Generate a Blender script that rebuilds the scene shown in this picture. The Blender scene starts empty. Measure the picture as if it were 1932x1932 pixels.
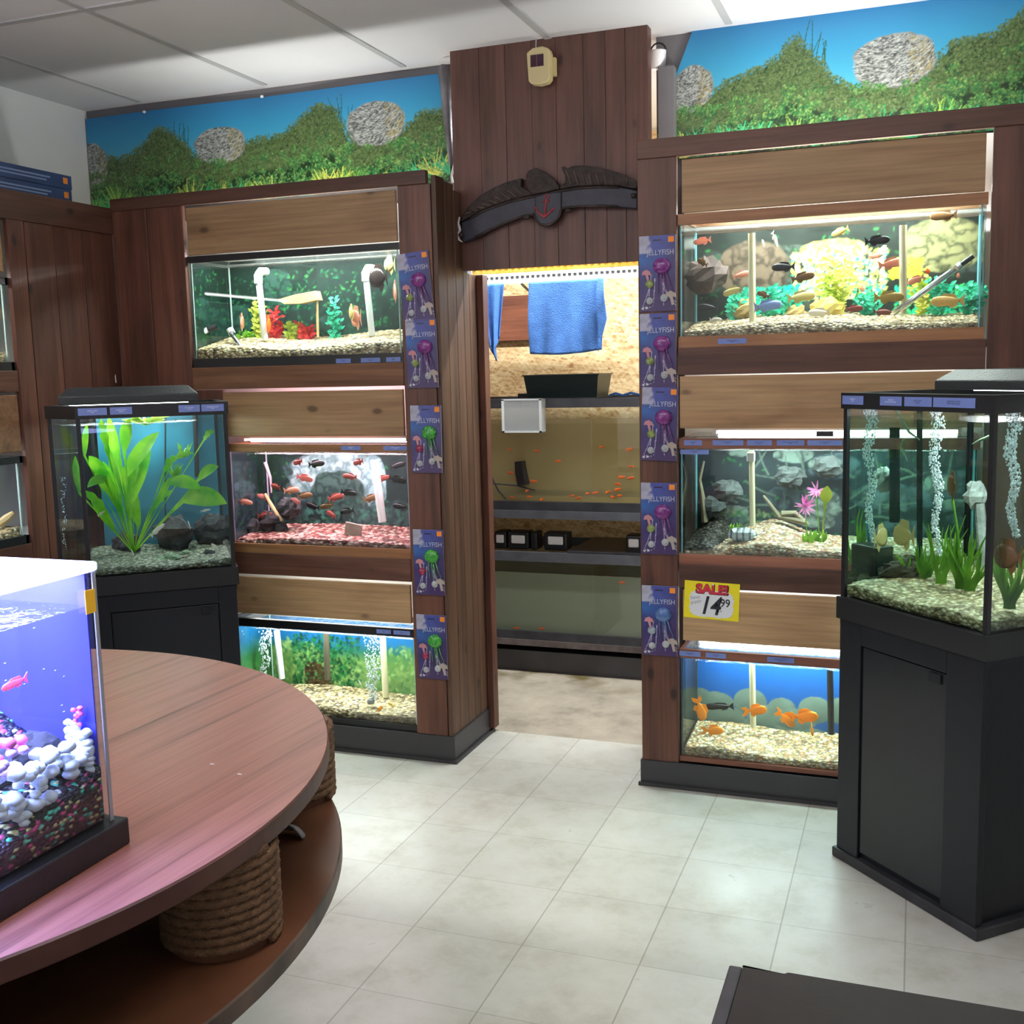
import bpy, math, random
import numpy as np
from mathutils import Vector, Matrix
S = bpy.context.scene; COL = S.collection
rnd = random.Random(7)
# ---------------------------------------------------------------- camera
FP = 2047.437; YAW, PIT, ROL = -0.35718709, -0.131854387, 0.0243287225
CP = np.array([1.21298352, -3.64880988, 1.45661431])
_f = np.array([math.sin(YAW)*math.cos(PIT), math.cos(YAW)*math.cos(PIT), math.sin(PIT)])
_r = np.array([math.cos(YAW), -math.sin(YAW), 0.]); _d = np.cross(_f, _r)
_r2 = _r*math.cos(ROL)+_d*math.sin(ROL); _d2 = -_r*math.sin(ROL)+_d*math.cos(ROL)
def at(u, v, ax, c):
    """point on the real plane axis ax = c under a pixel of the 1932 frame"""
    d = _r2*(u-966)/FP+_d2*(v-966)/FP+_f
    return tuple(CP+d*((c-CP[ax])/d[ax]))
PX = lambda u, v, c: at(u, v, 0, c)
PY = lambda u, v, c: at(u, v, 1, c)
PZ = lambda u, v, c: at(u, v, 2, c)
cd = bpy.data.cameras.new('camera'); cam = bpy.data.objects.new('camera', cd); COL.objects.link(cam)
M4 = Matrix(((_r2[0], -_d2[0], -_f[0], CP[0]), (_r2[1], -_d2[1], -_f[1], CP[1]), (_r2[2], -_d2[2], -_f[2], CP[2]), (0, 0, 0, 1)))
cam.matrix_world = M4; cd.sensor_width = 36; cd.lens = FP/1932*36; cd.clip_start = .02
S.camera = cam
# ---------------------------------------------------------------- materials
def newmat(n):
    m = bpy.data.materials.new(n); m.use_nodes = True; t = m.node_tree
    for x in list(t.nodes): t.nodes.remove(x)
    return m, t, t.nodes.new('ShaderNodeOutputMaterial')
def nd(t, ty, **k):
    n = t.nodes.new('ShaderNode'+ty)
    for a, b in k.items():
        if a[0] == 'i' and a[1:].isdigit(): n.inputs[int(a[1:])].default_value = b
        elif a in n.inputs.keys() or a.replace('_', ' ') in n.inputs.keys(): n.inputs[a.replace('_', ' ')].default_value = b
        else: setattr(n, a, b)
    return n
def c4(c): return (c[0], c[1], c[2], 1)
def hexc(r, g, b):
    f = lambda x: ((x/255+.055)/1.055)**2.4 if x > 10 else x/255/12.92
    return (f(r), f(g), f(b))
def ramp(t, stops):
    n = t.nodes.new('ShaderNodeValToRGB'); e = n.color_ramp.elements
    while len(e) < len(stops): e.new(.5)
    for k, (p, c) in enumerate(stops): e[k].position = p; e[k].color = c4(c)
    return n
def coords(t, scale=(1, 1, 1), rnd_off=True, kind='Object'):
    tc = nd(t, 'TexCoord'); mp = nd(t, 'Mapping'); mp.inputs['Scale'].default_value = scale
    if rnd_off:
        oi = nd(t, 'ObjectInfo'); ad = nd(t, 'VectorMath', operation='MULTIPLY_ADD')
        cb = nd(t, 'CombineXYZ')
        for k in range(3): t.links.new(oi.outputs['Random'], cb.inputs[k])
        t.links.new(cb.outputs[0], ad.inputs[0]); ad.inputs[1].default_value = (7, 11, 13); t.links.new(tc.outputs[kind], ad.inputs[2])
        t.links.new(ad.outputs[0], mp.inputs[0])
    else: t.links.new(tc.outputs[kind], mp.inputs[0])
    return mp
MC = {}
def mat(name, col, rough=.5, metal=0., var=0., vs=20, bump=0., bs=80, spec=.5, emit=None, es=0., alpha=None, coat=0):
    if name in MC: return MC[name]
    m, t, o = newmat(name); b = nd(t, 'BsdfPrincipled'); t.links.new(b.outputs[0], o.inputs[0])
    b.inputs['Base Color'].default_value = c4(col); b.inputs['Roughness'].default_value = rough
    b.inputs['Metallic'].default_value = metal; b.inputs['Specular IOR Level'].default_value = spec
    if coat: b.inputs['Coat Weight'].default_value = coat
    if emit: b.inputs['Emission Color'].default_value = c4(emit); b.inputs['Emission Strength'].default_value = es
    if alpha is not None: b.inputs['Alpha'].default_value = alpha
    if var:
        mp = coords(t); n = nd(t, 'TexNoise', Scale=vs, Detail=5.); t.links.new(mp.outputs[0], n.inputs['Vector'])
        r = ramp(t, [(.3, tuple(x*(1-var) for x in col)), (.7, tuple(min(1, x*(1+var)) for x in col))])
        t.links.new(n.outputs[0], r.inputs[0]); t.links.new(r.outputs[0], b.inputs['Base Color'])
    if bump:
        mp = coords(t); n = nd(t, 'TexNoise', Scale=bs, Detail=4.); t.links.new(mp.outputs[0], n.inputs['Vector'])
        bp = nd(t, 'Bump', Strength=bump, Distance=.01); t.links.new(n.outputs[0], bp.inputs['Height']); t.links.new(bp.outputs[0], b.inputs['Normal'])
    MC[name] = m; return m
def wood(name, ca, cb, cc, axis=0, rough=.45, knots=True, gs=1., planks=None, spec=.4):
    """ca base, cb lighter grain, cc dark grain/knots; grain along axis (0 x, 1 y, 2 z)"""
    if name in MC: return MC[name]
    m, t, o = newmat(name); L = t.links.new
    b = nd(t, 'BsdfPrincipled'); L(b.outputs[0], o.inputs[0]); b.inputs['Specular IOR Level'].default_value = spec
    sc = [14*gs]*3; sc[axis] = 1.1*gs
    mp = coords(t, tuple(sc)); n = nd(t, 'TexNoise', Scale=1., Detail=6., Roughness=.6, Distortion=.6); L(mp.outputs[0], n.inputs['Vector'])
    r = ramp(t, [(.25, cc), (.45, ca), (.6, cb), (.8, ca)]); L(n.outputs[0], r.inputs[0])
    sc = [90*gs]*3; sc[axis] = 3*gs
    mp2 = coords(t, tuple(sc)); n2 = nd(t, 'TexNoise', Scale=1., Detail=3.); L(mp2.outputs[0], n2.inputs['Vector'])
    r2 = ramp(t, [(.3, (.72, .72, .72)), (.65, (1, 1, 1))]); L(n2.outputs[0], r2.inputs[0])
    mx = nd(t, 'Mix', data_type='RGBA', blend_type='MULTIPLY'); mx.inputs[0].default_value = 1.
    L(r.outputs[0], mx.inputs[6]); L(r2.outputs[0], mx.inputs[7]); last = mx.outputs[2]
    if knots:
        sc = [8.]*3; sc[axis] = 4.2
        mp3 = coords(t, tuple(sc)); v = nd(t, 'TexVoronoi', Scale=1.); L(mp3.outputs[0], v.inputs['Vector'])
        n3 = nd(t, 'TexNoise', Scale=3.); L(mp3.outputs[0], n3.inputs['Vector'])
        ad = nd(t, 'Math', operation='MULTIPLY_ADD', i1=.06); L(n3.outputs[0], ad.inputs[0]); L(v.outputs['Distance'], ad.inputs[2])
        r3 = ramp(t, [(.085, (1, 1, 1)), (.15, (.12,)*3), (.26, (0, 0, 0))]); L(ad.outputs[0], r3.inputs[0])
        mk = nd(t, 'Mix', data_type='RGBA'); mk.inputs[7].default_value = c4(tuple(x*.35 for x in cc))
        mu = nd(t, 'Math', operation='MULTIPLY', i1=.85); L(r3.outputs[0], mu.inputs[0]); L(mu.outputs[0], mk.inputs[0]); L(last, mk.inputs[6]); last = mk.outputs[2]
    sc = [5.]*3; sc[axis] = 1.6
    mp4 = coords(t, tuple(sc)); n4 = nd(t, 'TexNoise', Scale=1., Detail=4., Roughness=.55); L(mp4.outputs[0], n4.inputs['Vector'])
    r4 = ramp(t, [(.3, (.62, .56, .52)), (.46, (1, 1, 1))]); L(n4.outputs[0], r4.inputs[0]); m4 = nd(t, 'Mix', data_type='RGBA', blend_type='MULTIPLY'); m4.inputs[0].default_value = .8; L(last, m4.inputs[6]); L(r4.outputs[0], m4.inputs[7]); last = m4.outputs[2]
    oi = nd(t, 'ObjectInfo'); hv = nd(t, 'HueSaturation'); mr = nd(t, 'MapRange', i3=.85, i4=1.15); L(oi.outputs['Random'], mr.inputs[0]); L(mr.outputs[0], hv.inputs['Value'])
    L(last, hv.inputs['Color']); L(hv.outputs[0], b.inputs['Base Color'])
    b.inputs['Roughness'].default_value = rough
    bp = nd(t, 'Bump', Strength=.15, Distance=.004); L(n2.outputs[0], bp.inputs['Height']); L(bp.outputs[0], b.inputs['Normal'])
    MC[name] = m; return m
def glass(name, tint=(.97, .99, .98), ior=1.45, rough=0., bump=0., bs=30, haze=0., hcol=(1, 1, 1)):
    if name in MC: return MC[name]
    m, t, o = newmat(name); L = t.links.new
    tr = nd(t, 'BsdfTransparent'); tr.inputs[0].default_value = c4(tint); gl = nd(t, 'BsdfGlossy', Roughness=rough)
    fr = nd(t, 'Fresnel', IOR=ior); ge = nd(t, 'NewGeometry'); iv = nd(t, 'MapRange', i3=ior, i4=1/ior); L(ge.outputs['Backfacing'], iv.inputs[0]); L(iv.outputs[0], fr.inputs['IOR']); mx = nd(t, 'MixShader'); L(fr.outputs[0], mx.inputs[0]); L(tr.outputs[0], mx.inputs[1]); L(gl.outputs[0], mx.inputs[2]); last = mx.outputs[0]
    if bump:
        mp = coords(t); n = nd(t, 'TexNoise', Scale=bs, Detail=3.); L(mp.outputs[0], n.inputs['Vector'])
        bp = nd(t, 'Bump', Strength=bump, Distance=.02); L(n.outputs[0], bp.inputs['Height']); L(bp.outputs[0], gl.inputs['Normal']); L(bp.outputs[0], fr.inputs['Normal'])
    if haze:
        df = nd(t, 'BsdfDiffuse'); df.inputs[0].default_value = c4(hcol); m2 = nd(t, 'MixShader', i0=haze); L(last, m2.inputs[1]); L(df.outputs[0], m2.inputs[2]); last = m2.outputs[0]
    L(last, o.inputs[0]); MC[name] = m; return m
def emis(name, col, s):
    if name in MC: return MC[name]
    m, t, o = newmat(name); e = nd(t, 'Emission', Strength=s); e.inputs[0].default_value = c4(col); t.links.new(e.outputs[0], o.inputs[0]); MC[name] = m; return m
def vcol(name='print', rough=.45, spec=.3):
    if name in MC: return MC[name]
    m, t, o = newmat(name); b = nd(t, 'BsdfPrincipled', Roughness=rough); b.inputs['Specular IOR Level'].default_value = spec
    a = nd(t, 'VertexColor', layer_name='Col'); t.links.new(a.outputs[0], b.inputs['Base Color']); t.links.new(b.outputs[0], o.inputs[0]); MC[name] = m; return m
def pebble(name, cols, scale=110, rough=.5):
    if name in MC: return MC[name]
    m, t, o = newmat(name); L = t.links.new; b = nd(t, 'BsdfPrincipled', Roughness=rough); L(b.outputs[0], o.inputs[0])
    mp = coords(t, (1, 1, 1.6)); v = nd(t, 'TexVoronoi', Scale=float(scale)); L(mp.outputs[0], v.inputs['Vector'])
    sp = nd(t, 'SeparateColor'); L(v.outputs['Color'], sp.inputs[0])
    r = ramp(t, [(k/len(cols), c) for k, c in enumerate(cols)]); r.color_ramp.interpolation = 'CONSTANT'; L(sp.outputs[0], r.inputs[0])
    r2 = ramp(t, [(.25, (1, 1, 1)), (.62, (.45, .42, .38))]); L(v.outputs['Distance'], r2.inputs[0])
    mx = nd(t, 'Mix', data_type='RGBA', blend_type='MULTIPLY'); mx.inputs[0].default_value = 1; L(r.outputs[0], mx.inputs[6]); L(r2.outputs[0], mx.inputs[7]); L(mx.outputs[2], b.inputs['Base Color'])
    iv = nd(t, 'Math', operation='SUBTRACT', i0=1.); L(v.outputs['Distance'], iv.inputs[1])
    bp = nd(t, 'Bump', Strength=.9, Distance=.006); L(iv.outputs[0], bp.inputs['Height']); L(bp.outputs[0], b.inputs['Normal']); MC[name] = m; return m
def leafmat(nm, c, c2, trans=.3):
    if nm in MC: return MC[nm]
    m, t, o = newmat(nm); L = t.links.new; b = nd(t, 'BsdfPrincipled', Roughness=.4); mp = coords(t); n = nd(t, 'TexNoise', Scale=14., Detail=3.); L(mp.outputs[0], n.inputs['Vector']); r = ramp(t, [(.35, c), (.65, c2)]); L(n.outputs[0], r.inputs[0]); L(r.outputs[0], b.inputs['Base Color'])
    tr = nd(t, 'BsdfTranslucent'); L(r.outputs[0], tr.inputs[0]); mx = nd(t, 'MixShader', i0=trans); L(b.outputs[0], mx.inputs[1]); L(tr.outputs[0], mx.inputs[2]); L(mx.outputs[0], o.inputs[0]); MC[nm] = m; return m
# ---------------------------------------------------------------- mesh builder
class MB:
    def __init__(s): s.v = []; s.f = []; s.mi = []; s.cur = 0
    def add(s, vs, fs):
        n = len(s.v); s.v += [tuple(map(float, x)) for x in vs]; s.f += [tuple(n+i for i in f) for f in fs]; s.mi += [s.cur]*len(fs); return s
    def box(s, x0, x1, y0, y1, z0, z1):
        v = [(x, y, z) for z in (z0, z1) for y in (y0, y1) for x in (x0, x1)]
        return s.add(v, [(0, 2, 3, 1), (4, 5, 7, 6), (0, 1, 5, 4), (2, 6, 7, 3), (0, 4, 6, 2), (1, 3, 7, 5)])
    def prism(s, poly, z0, z1):
        n = len(poly); v = [(p[0], p[1], z0) for p in poly]+[(p[0], p[1], z1) for p in poly]
        a = sum(poly[i][0]*poly[(i+1) % n][1]-poly[(i+1) % n][0]*poly[i][1] for i in range(n))
        F = [(i, (i+1) % n, n+(i+1) % n, n+i) for i in range(n)]+[tuple(range(n))[::-1], tuple(range(n, 2*n))]
        if a < 0: F = [f[::-1] for f in F]
        return s.add(v, F)
    def slab(s, poly, y0, y1):
        """polygon in (x,z) extruded along y (y0 front)"""
        n = len(poly); v = [(p[0], y0, p[1]) for p in poly]+[(p[0], y1, p[1]) for p in poly]
        a = sum(poly[i][0]*poly[(i+1) % n][1]-poly[(i+1) % n][0]*poly[i][1] for i in range(n))
        F = [(i, n+i, n+(i+1) % n, (i+1) % n) for i in range(n)]+[tuple(range(n)), tuple(range(n, 2*n))[::-1]]
        if a < 0: F = [f[::-1] for f in F]
        return s.add(v, F)
    def tube(s, pts, rad, n=10, cap=True, ph=0., lobes=0, lamp=.3, ltw=0.):
        P = [Vector(p) for p in pts]; m = len(P); R = rad if hasattr(rad, '__len__') else [rad]*m; vs = []; up = None
        for i in range(m):
            d = (P[min(i+1, m-1)]-P[max(i-1, 0)]).normalized()
            if up is None: up = Vector((0, 0, 1)) if abs(d.z) < .9 else Vector((1, 0, 0))
            a = d.cross(up).normalized(); up = a.cross(d).normalized()
            for k in range(n):
                th = ph+2*math.pi*k/n; r = R[i]
                if lobes: r *= 1-lamp+lamp*abs(math.cos(lobes*(th+ltw*i)/2))
                vs.append(P[i]+a*(math.cos(th)*r)+up*(math.sin(th)*r))
        fs = [(i*n+k, i*n+(k+1) % n, (i+1)*n+(k+1) % n, (i+1)*n+k) for i in range(m-1) for k in range(n)]
        if cap: fs += [tuple(range(n))[::-1], tuple(range((m-1)*n, m*n))]
        return s.add(vs, fs)
    def lathe(s, prof, c=(0, 0, 0), n=24):
        vs = [(c[0]+r*math.cos(2*math.pi*k/n), c[1]+r*math.sin(2*math.pi*k/n), c[2]+z) for r, z in prof for k in range(n)]; m = len(prof)
        return s.add(vs, [(i*n+k, i*n+(k+1) % n, (i+1)*n+(k+1) % n, (i+1)*n+k) for i in range(m-1) for k in range(n)]+[tuple(range(n))[::-1], tuple(range((m-1)*n, m*n))])
    def blob(s, c, r, n=10, m=6, nz=0., seed=0):
        rr = random.Random(seed); r = r if hasattr(r, '__len__') else (r, r, r); vs = [(c[0], c[1], c[2]-r[2])]
        for i in range(1, m):
            ph = -math.pi/2+math.pi*i/m
            for k in range(n):
                q = 1+nz*(rr.random()*2-1); th = 2*math.pi*k/n
                vs.append((c[0]+r[0]*q*math.cos(ph)*math.cos(th), c[1]+r[1]*q*math.cos(ph)*math.sin(th), c[2]+r[2]*q*math.sin(ph)))
        vs.append((c[0], c[1], c[2]+r[2])); e = len(vs)-1
        fs = [(0, 1+(k+1) % n, 1+k) for k in range(n)]+[(e, 1+(m-2)*n+k, 1+(m-2)*n+(k+1) % n) for k in range(n)]
        fs += [(1+i*n+k, 1+i*n+(k+1) % n, 1+(i+1)*n+(k+1) % n, 1+(i+1)*n+k) for i in range(m-2) for k in range(n)]
        return s.add(vs, fs)
    def xf(s, M, start=0):
        s.v = s.v[:start]+[tuple(M @ Vector(v)) for v in s.v[start:]]; return s
    def build(s, name, m, parent=None, smooth=False, at0=False):
        me = bpy.data.meshes.new(name)
        if at0 or not s.v: off = (0, 0, 0)
        else:
            A = np.array(s.v); lo, hi = A.min(0), A.max(0); off = ((lo[0]+hi[0])/2, (lo[1]+hi[1])/2, lo[2])
        me.from_pydata([(v[0]-off[0], v[1]-off[1], v[2]-off[2]) for v in s.v], [], s.f)
        for mm in (m if isinstance(m, (list, tuple)) else [m]): me.materials.append(mm)
        if isinstance(m, (list, tuple)): me.polygons.foreach_set('material_index', s.mi)
        if smooth: me.polygons.foreach_set('use_smooth', [True]*len(me.polygons))
        me.update(); o = bpy.data.objects.new(name, me); COL.objects.link(o); o.location = off
        if parent: o.parent = parent
        return o
def bevel(o, w=.003, seg=2):
    b = o.modifiers.new('bevel', 'BEVEL'); b.width = w; b.segments = seg; b.limit_method = 'ANGLE'; return o
def tag(o, label, cat, group=None, kind=None):
    o['label'] = label
    if cat: o['category'] = cat
    if group: o['group'] = group
    if kind: o['kind'] = kind
    return o
def thing(name, loc, label, cat, group=None, rz=0.):
    o = bpy.data.objects.new(name, None); COL.objects.link(o); o.empty_display_size = .05; o.location = loc; o.rotation_euler = (0, 0, rz)
    return tag(o, label, cat, group)
def struct(o): o['kind'] = 'structure'; return o
def loc_of(mb, root):
    """shift a world-space builder into the local space of an unrotated root"""
    l = root.location; mb.v = [(v[0]-l[0], v[1]-l[1], v[2]-l[2]) for v in mb.v]; return mb
def part(root, name, mb, m, smooth=False): return loc_of(mb, root).build(name, m, root, smooth)
def box(x0, x1, y0, y1, z0, z1): return MB().box(min(x0, x1), max(x0, x1), min(y0, y1), max(y0, y1), min(z0, z1), max(z0, z1))
def copy_tree(o, parent=None):
    c = o.copy(); COL.objects.link(c)
    if parent: c.parent = parent
    for ch in list(o.children): copy_tree(ch, c)
    return c
TX = {}
def text(s, size, m, parent=None, loc=(0, 0, 0), rot=(math.pi/2, 0, 0), bold=0., name='lettering', shear=0., ext=.0004, wid=None):
    key = (s, bold, shear, ext)
    if key not in TX:
        cu = bpy.data.curves.new('t', 'FONT'); cu.body = s; cu.size = 1; cu.align_x = 'CENTER'; cu.align_y = 'CENTER'; cu.offset = bold; cu.shear = shear; cu.resolution_u = 3; cu.space_line = .95
        to = bpy.data.objects.new('t', cu); COL.objects.link(to); bpy.context.view_layer.update()
        me = bpy.data.meshes.new_from_object(to.evaluated_get(bpy.context.evaluated_depsgraph_get())); bpy.data.objects.remove(to); TX[key] = me
    me = TX[key].copy(); me.name = name; me.materials.clear(); me.materials.append(m)
    sx = size if wid is None else wid/max(1e-6, max(v.co.x for v in me.vertices)-min(v.co.x for v in me.vertices))
    for v in me.vertices: v.co = (v.co.x*sx, v.co.y*size, v.co.z)
    o = bpy.data.objects.new(name, me); COL.objects.link(o); o.location = loc; o.rotation_euler = rot
    if parent: o.parent = parent
    return o
def arealight(name, loc, rot, sx, sy, power, col=(1, 1, 1), parent=None, spread=None):
    l = bpy.data.lights.new(name, 'AREA'); l.shape = 'RECTANGLE'; l.size = sx; l.size_y = sy; l.energy = power; l.color = col
    if spread: l.spread = spread
    o = bpy.data.objects.new(name, l); COL.objects.link(o); o.location = loc; o.rotation_euler = rot
    if parent: o.parent = parent
    return o
# ---------------------------------------------------------------- painted prints (colours of the printed paper)
class Paint:
    def __init__(s, w, h, res, seed=1):
        s.res = res; s.w = max(2, int(w/res)+1); s.h = max(2, int(h/res)+1); s.W = w; s.H = h; s.a = np.zeros((s.h, s.w, 3)); s.r = np.random.RandomState(seed)
        s.x = np.linspace(0, w, s.w)[None, :].repeat(s.h, 0); s.z = np.linspace(0, h, s.h)[:, None].repeat(s.w, 1)
    def noise(s, cell, oc=3):
        out = np.zeros((s.h, s.w)); amp = 1; tot = 0
        for _ in range(oc):
            gw, gh = int(s.W/cell)+3, int(s.H/cell)+3; g = s.r.rand(gh, gw); fx, fz = s.x/cell, s.z/cell
            i, j = fx.astype(int), fz.astype(int); u, v = fx-i, fz-j; u = u*u*(3-2*u); v = v*v*(3-2*v)
            out += amp*((g[j, i]*(1-u)+g[j, i+1]*u)*(1-v)+(g[j+1, i]*(1-u)+g[j+1, i+1]*u)*v); tot += amp; amp *= .5; cell /= 2
        return out/tot
    def fill(s, mask, col):
        col = np.asarray(col, float)
        s.a = s.a*(1-mask[..., None])+col*mask[..., None]
    def grad(s, stops):
        zs = [p[0]*s.H for p in stops]
        for k in range(3): s.a[..., k] = np.interp(s.z, zs, [p[1][k] for p in stops])
    def splat(s, x, z, rx, rz, ang, col, al=1.):
        R = max(rx, rz); i0, i1 = max(0, int((x-R)/s.res)), min(s.w, int((x+R)/s.res)+2); j0, j1 = max(0, int((z-R)/s.res)), min(s.h, int((z+R)/s.res)+2)
        if i0 >= i1 or j0 >= j1: return
        X = s.x[j0:j1, i0:i1]-x; Z = s.z[j0:j1, i0:i1]-z; c, q = math.cos(ang), math.sin(ang)
        d = ((X*c+Z*q)/rx)**2+((-X*q+Z*c)/rz)**2; m = np.clip(1.6-d*1.6, 0, 1)[..., None]*al
        s.a[j0:j1, i0:i1] = s.a[j0:j1, i0:i1]*(1-m)+np.asarray(col)*m
    def blade(s, x, z, L, ang, w, col, curl=0.):
        n = max(4, int(L/s.res/1.2)); a = ang
        for k in range(n):
            t = k/n; s.splat(x, z, w*(1-t*.7)+s.res*.5, w*(1-t*.7)+s.res*.5, 0, col); x += math.cos(a)*L/n; z += math.sin(a)*L/n; a += curl/n
    def leaves(s, n, fx, fz, r0, r1, cols, al=.9):
        for _ in range(n):
            x = fx(); z = fz(x); r = r0+(r1-r0)*s.r.rand(); c = np.array(cols[s.r.randint(len(cols))])*(.75+.5*s.r.rand())
            s.splat(x, z, r, r*.5, s.r.rand()*3.14, np.clip(c, 0, 1), al)
    def rock(s, x, z, rx, rz, ca, cb, flat=.3):
        n = s.noise(.04, 3); m2 = s.noise(.035, 4); d = ((s.x-x)/rx)**2+np.abs((s.z-z)/rz)**2.6+(n-.5)*.5
        m = np.clip((1-d)*8, 0, 1); sh = np.clip(np.abs(m2-.5)*5+.15+(s.z-z)/rz*.15, 0, 1)[..., None]
        s.a = s.a*(1-m[..., None])+(np.asarray(ca)*(1-sh)+np.asarray(cb)*sh)*m[..., None]
    def mesh(s, name, m, o=(0, 0, 0), parent=None, axis='x', fn=None, normal=-1):
        """plane in (x,z) through o, facing -y; fn(x,z) -> y offset"""
        X = s.x.ravel(); Z = s.z.ravel(); Y = np.zeros_like(X) if fn is None else fn(X, Z)
        co = np.stack([X+o[0], Y+o[1], Z+o[2]], 1) if axis == 'x' else np.stack([Y+o[0], X+o[1], Z+o[2]], 1)
        me = bpy.data.meshes.new(name); I = np.arange(s.h*s.w).reshape(s.h, s.w)
        q = np.stack([I[:-1, :-1], I[:-1, 1:], I[1:, 1:], I[1:, :-1]], -1).reshape(-1, 4)
        me.from_pydata(co.tolist(), [], q.tolist()); me.materials.append(m)
        ca = me.color_attributes.new('Col', 'FLOAT_COLOR', 'POINT'); f = np.ones((s.h*s.w, 4)); f[:, :3] = np.clip(s.a, 0, 1).reshape(-1, 3); ca.data.foreach_set('color', f.ravel())
        ob = bpy.data.objects.new(name, me); COL.objects.link(ob)
        if parent: ob.parent = parent; ob.location = -Vector(parent.location)
        return ob
# ================================================================ palette
BLK = mat('black_plastic', (.012, .012, .014), .35, bump=.05)
DKB = mat('black_laminate', (.011, .012, .016), .36, bump=.06, bs=40, spec=.28)
WHT = mat('white_plastic', (.8, .8, .8), .35)
PVC = mat('white_pvc', (.82, .85, .85), .3)
CRM = mat('cream_pvc', (.72, .66, .42), .35)
KICK = mat('rubber_base', (.035, .034, .038), .42, bump=.1, bs=15)
CEDL = wood('cedar_light_x', hexc(166, 130, 94), hexc(176, 142, 104), hexc(146, 110, 76), 0, .5)
CEDM = wood('cedar_brown_x', hexc(120, 82, 56), hexc(136, 96, 68), hexc(84, 52, 34), 0, .5)
REDX = wood('redwood_x', hexc(92, 60, 48), hexc(106, 71, 57), hexc(66, 40, 32), 0, .42)
REDY = wood('redwood_y', hexc(92, 60, 48), hexc(106, 71, 57), hexc(66, 40, 32), 1, .42)
REDZ = wood('redwood_z', hexc(94, 60, 48), hexc(112, 73, 58), hexc(66, 41, 33), 2, .4)
HDRZ = wood('header_planks_z', hexc(96, 64, 54), hexc(108, 72, 62), hexc(74, 50, 42), 2, .42)
SIDZ = wood('side_planks_z', hexc(84, 60, 46), hexc(100, 72, 55), hexc(56, 38, 30), 2, .5)
TRMW = wood('tank_trim_x', hexc(150, 104, 70), hexc(160, 114, 78), hexc(134, 90, 58), 0, .4, knots=False)
TRMR = wood('tank_trim_red', hexc(138, 88, 70), hexc(146, 96, 78), hexc(120, 74, 58), 0, .4, knots=False)
GLS = glass('pane_glass', (.97, .99, .985))
EDGE = mat('glass_edge_cyan', (.25, .62, .72), .2)
LBL = mat('price_strip', (.16, .22, .52), .5)
INK = mat('ink', (.01, .01, .02), .5)
INKW = mat('white_ink', (.75, .78, .9), .5)
F = -.08            # front plane of the aquarium walls
CZ = 2.6            # ceiling height
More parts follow.
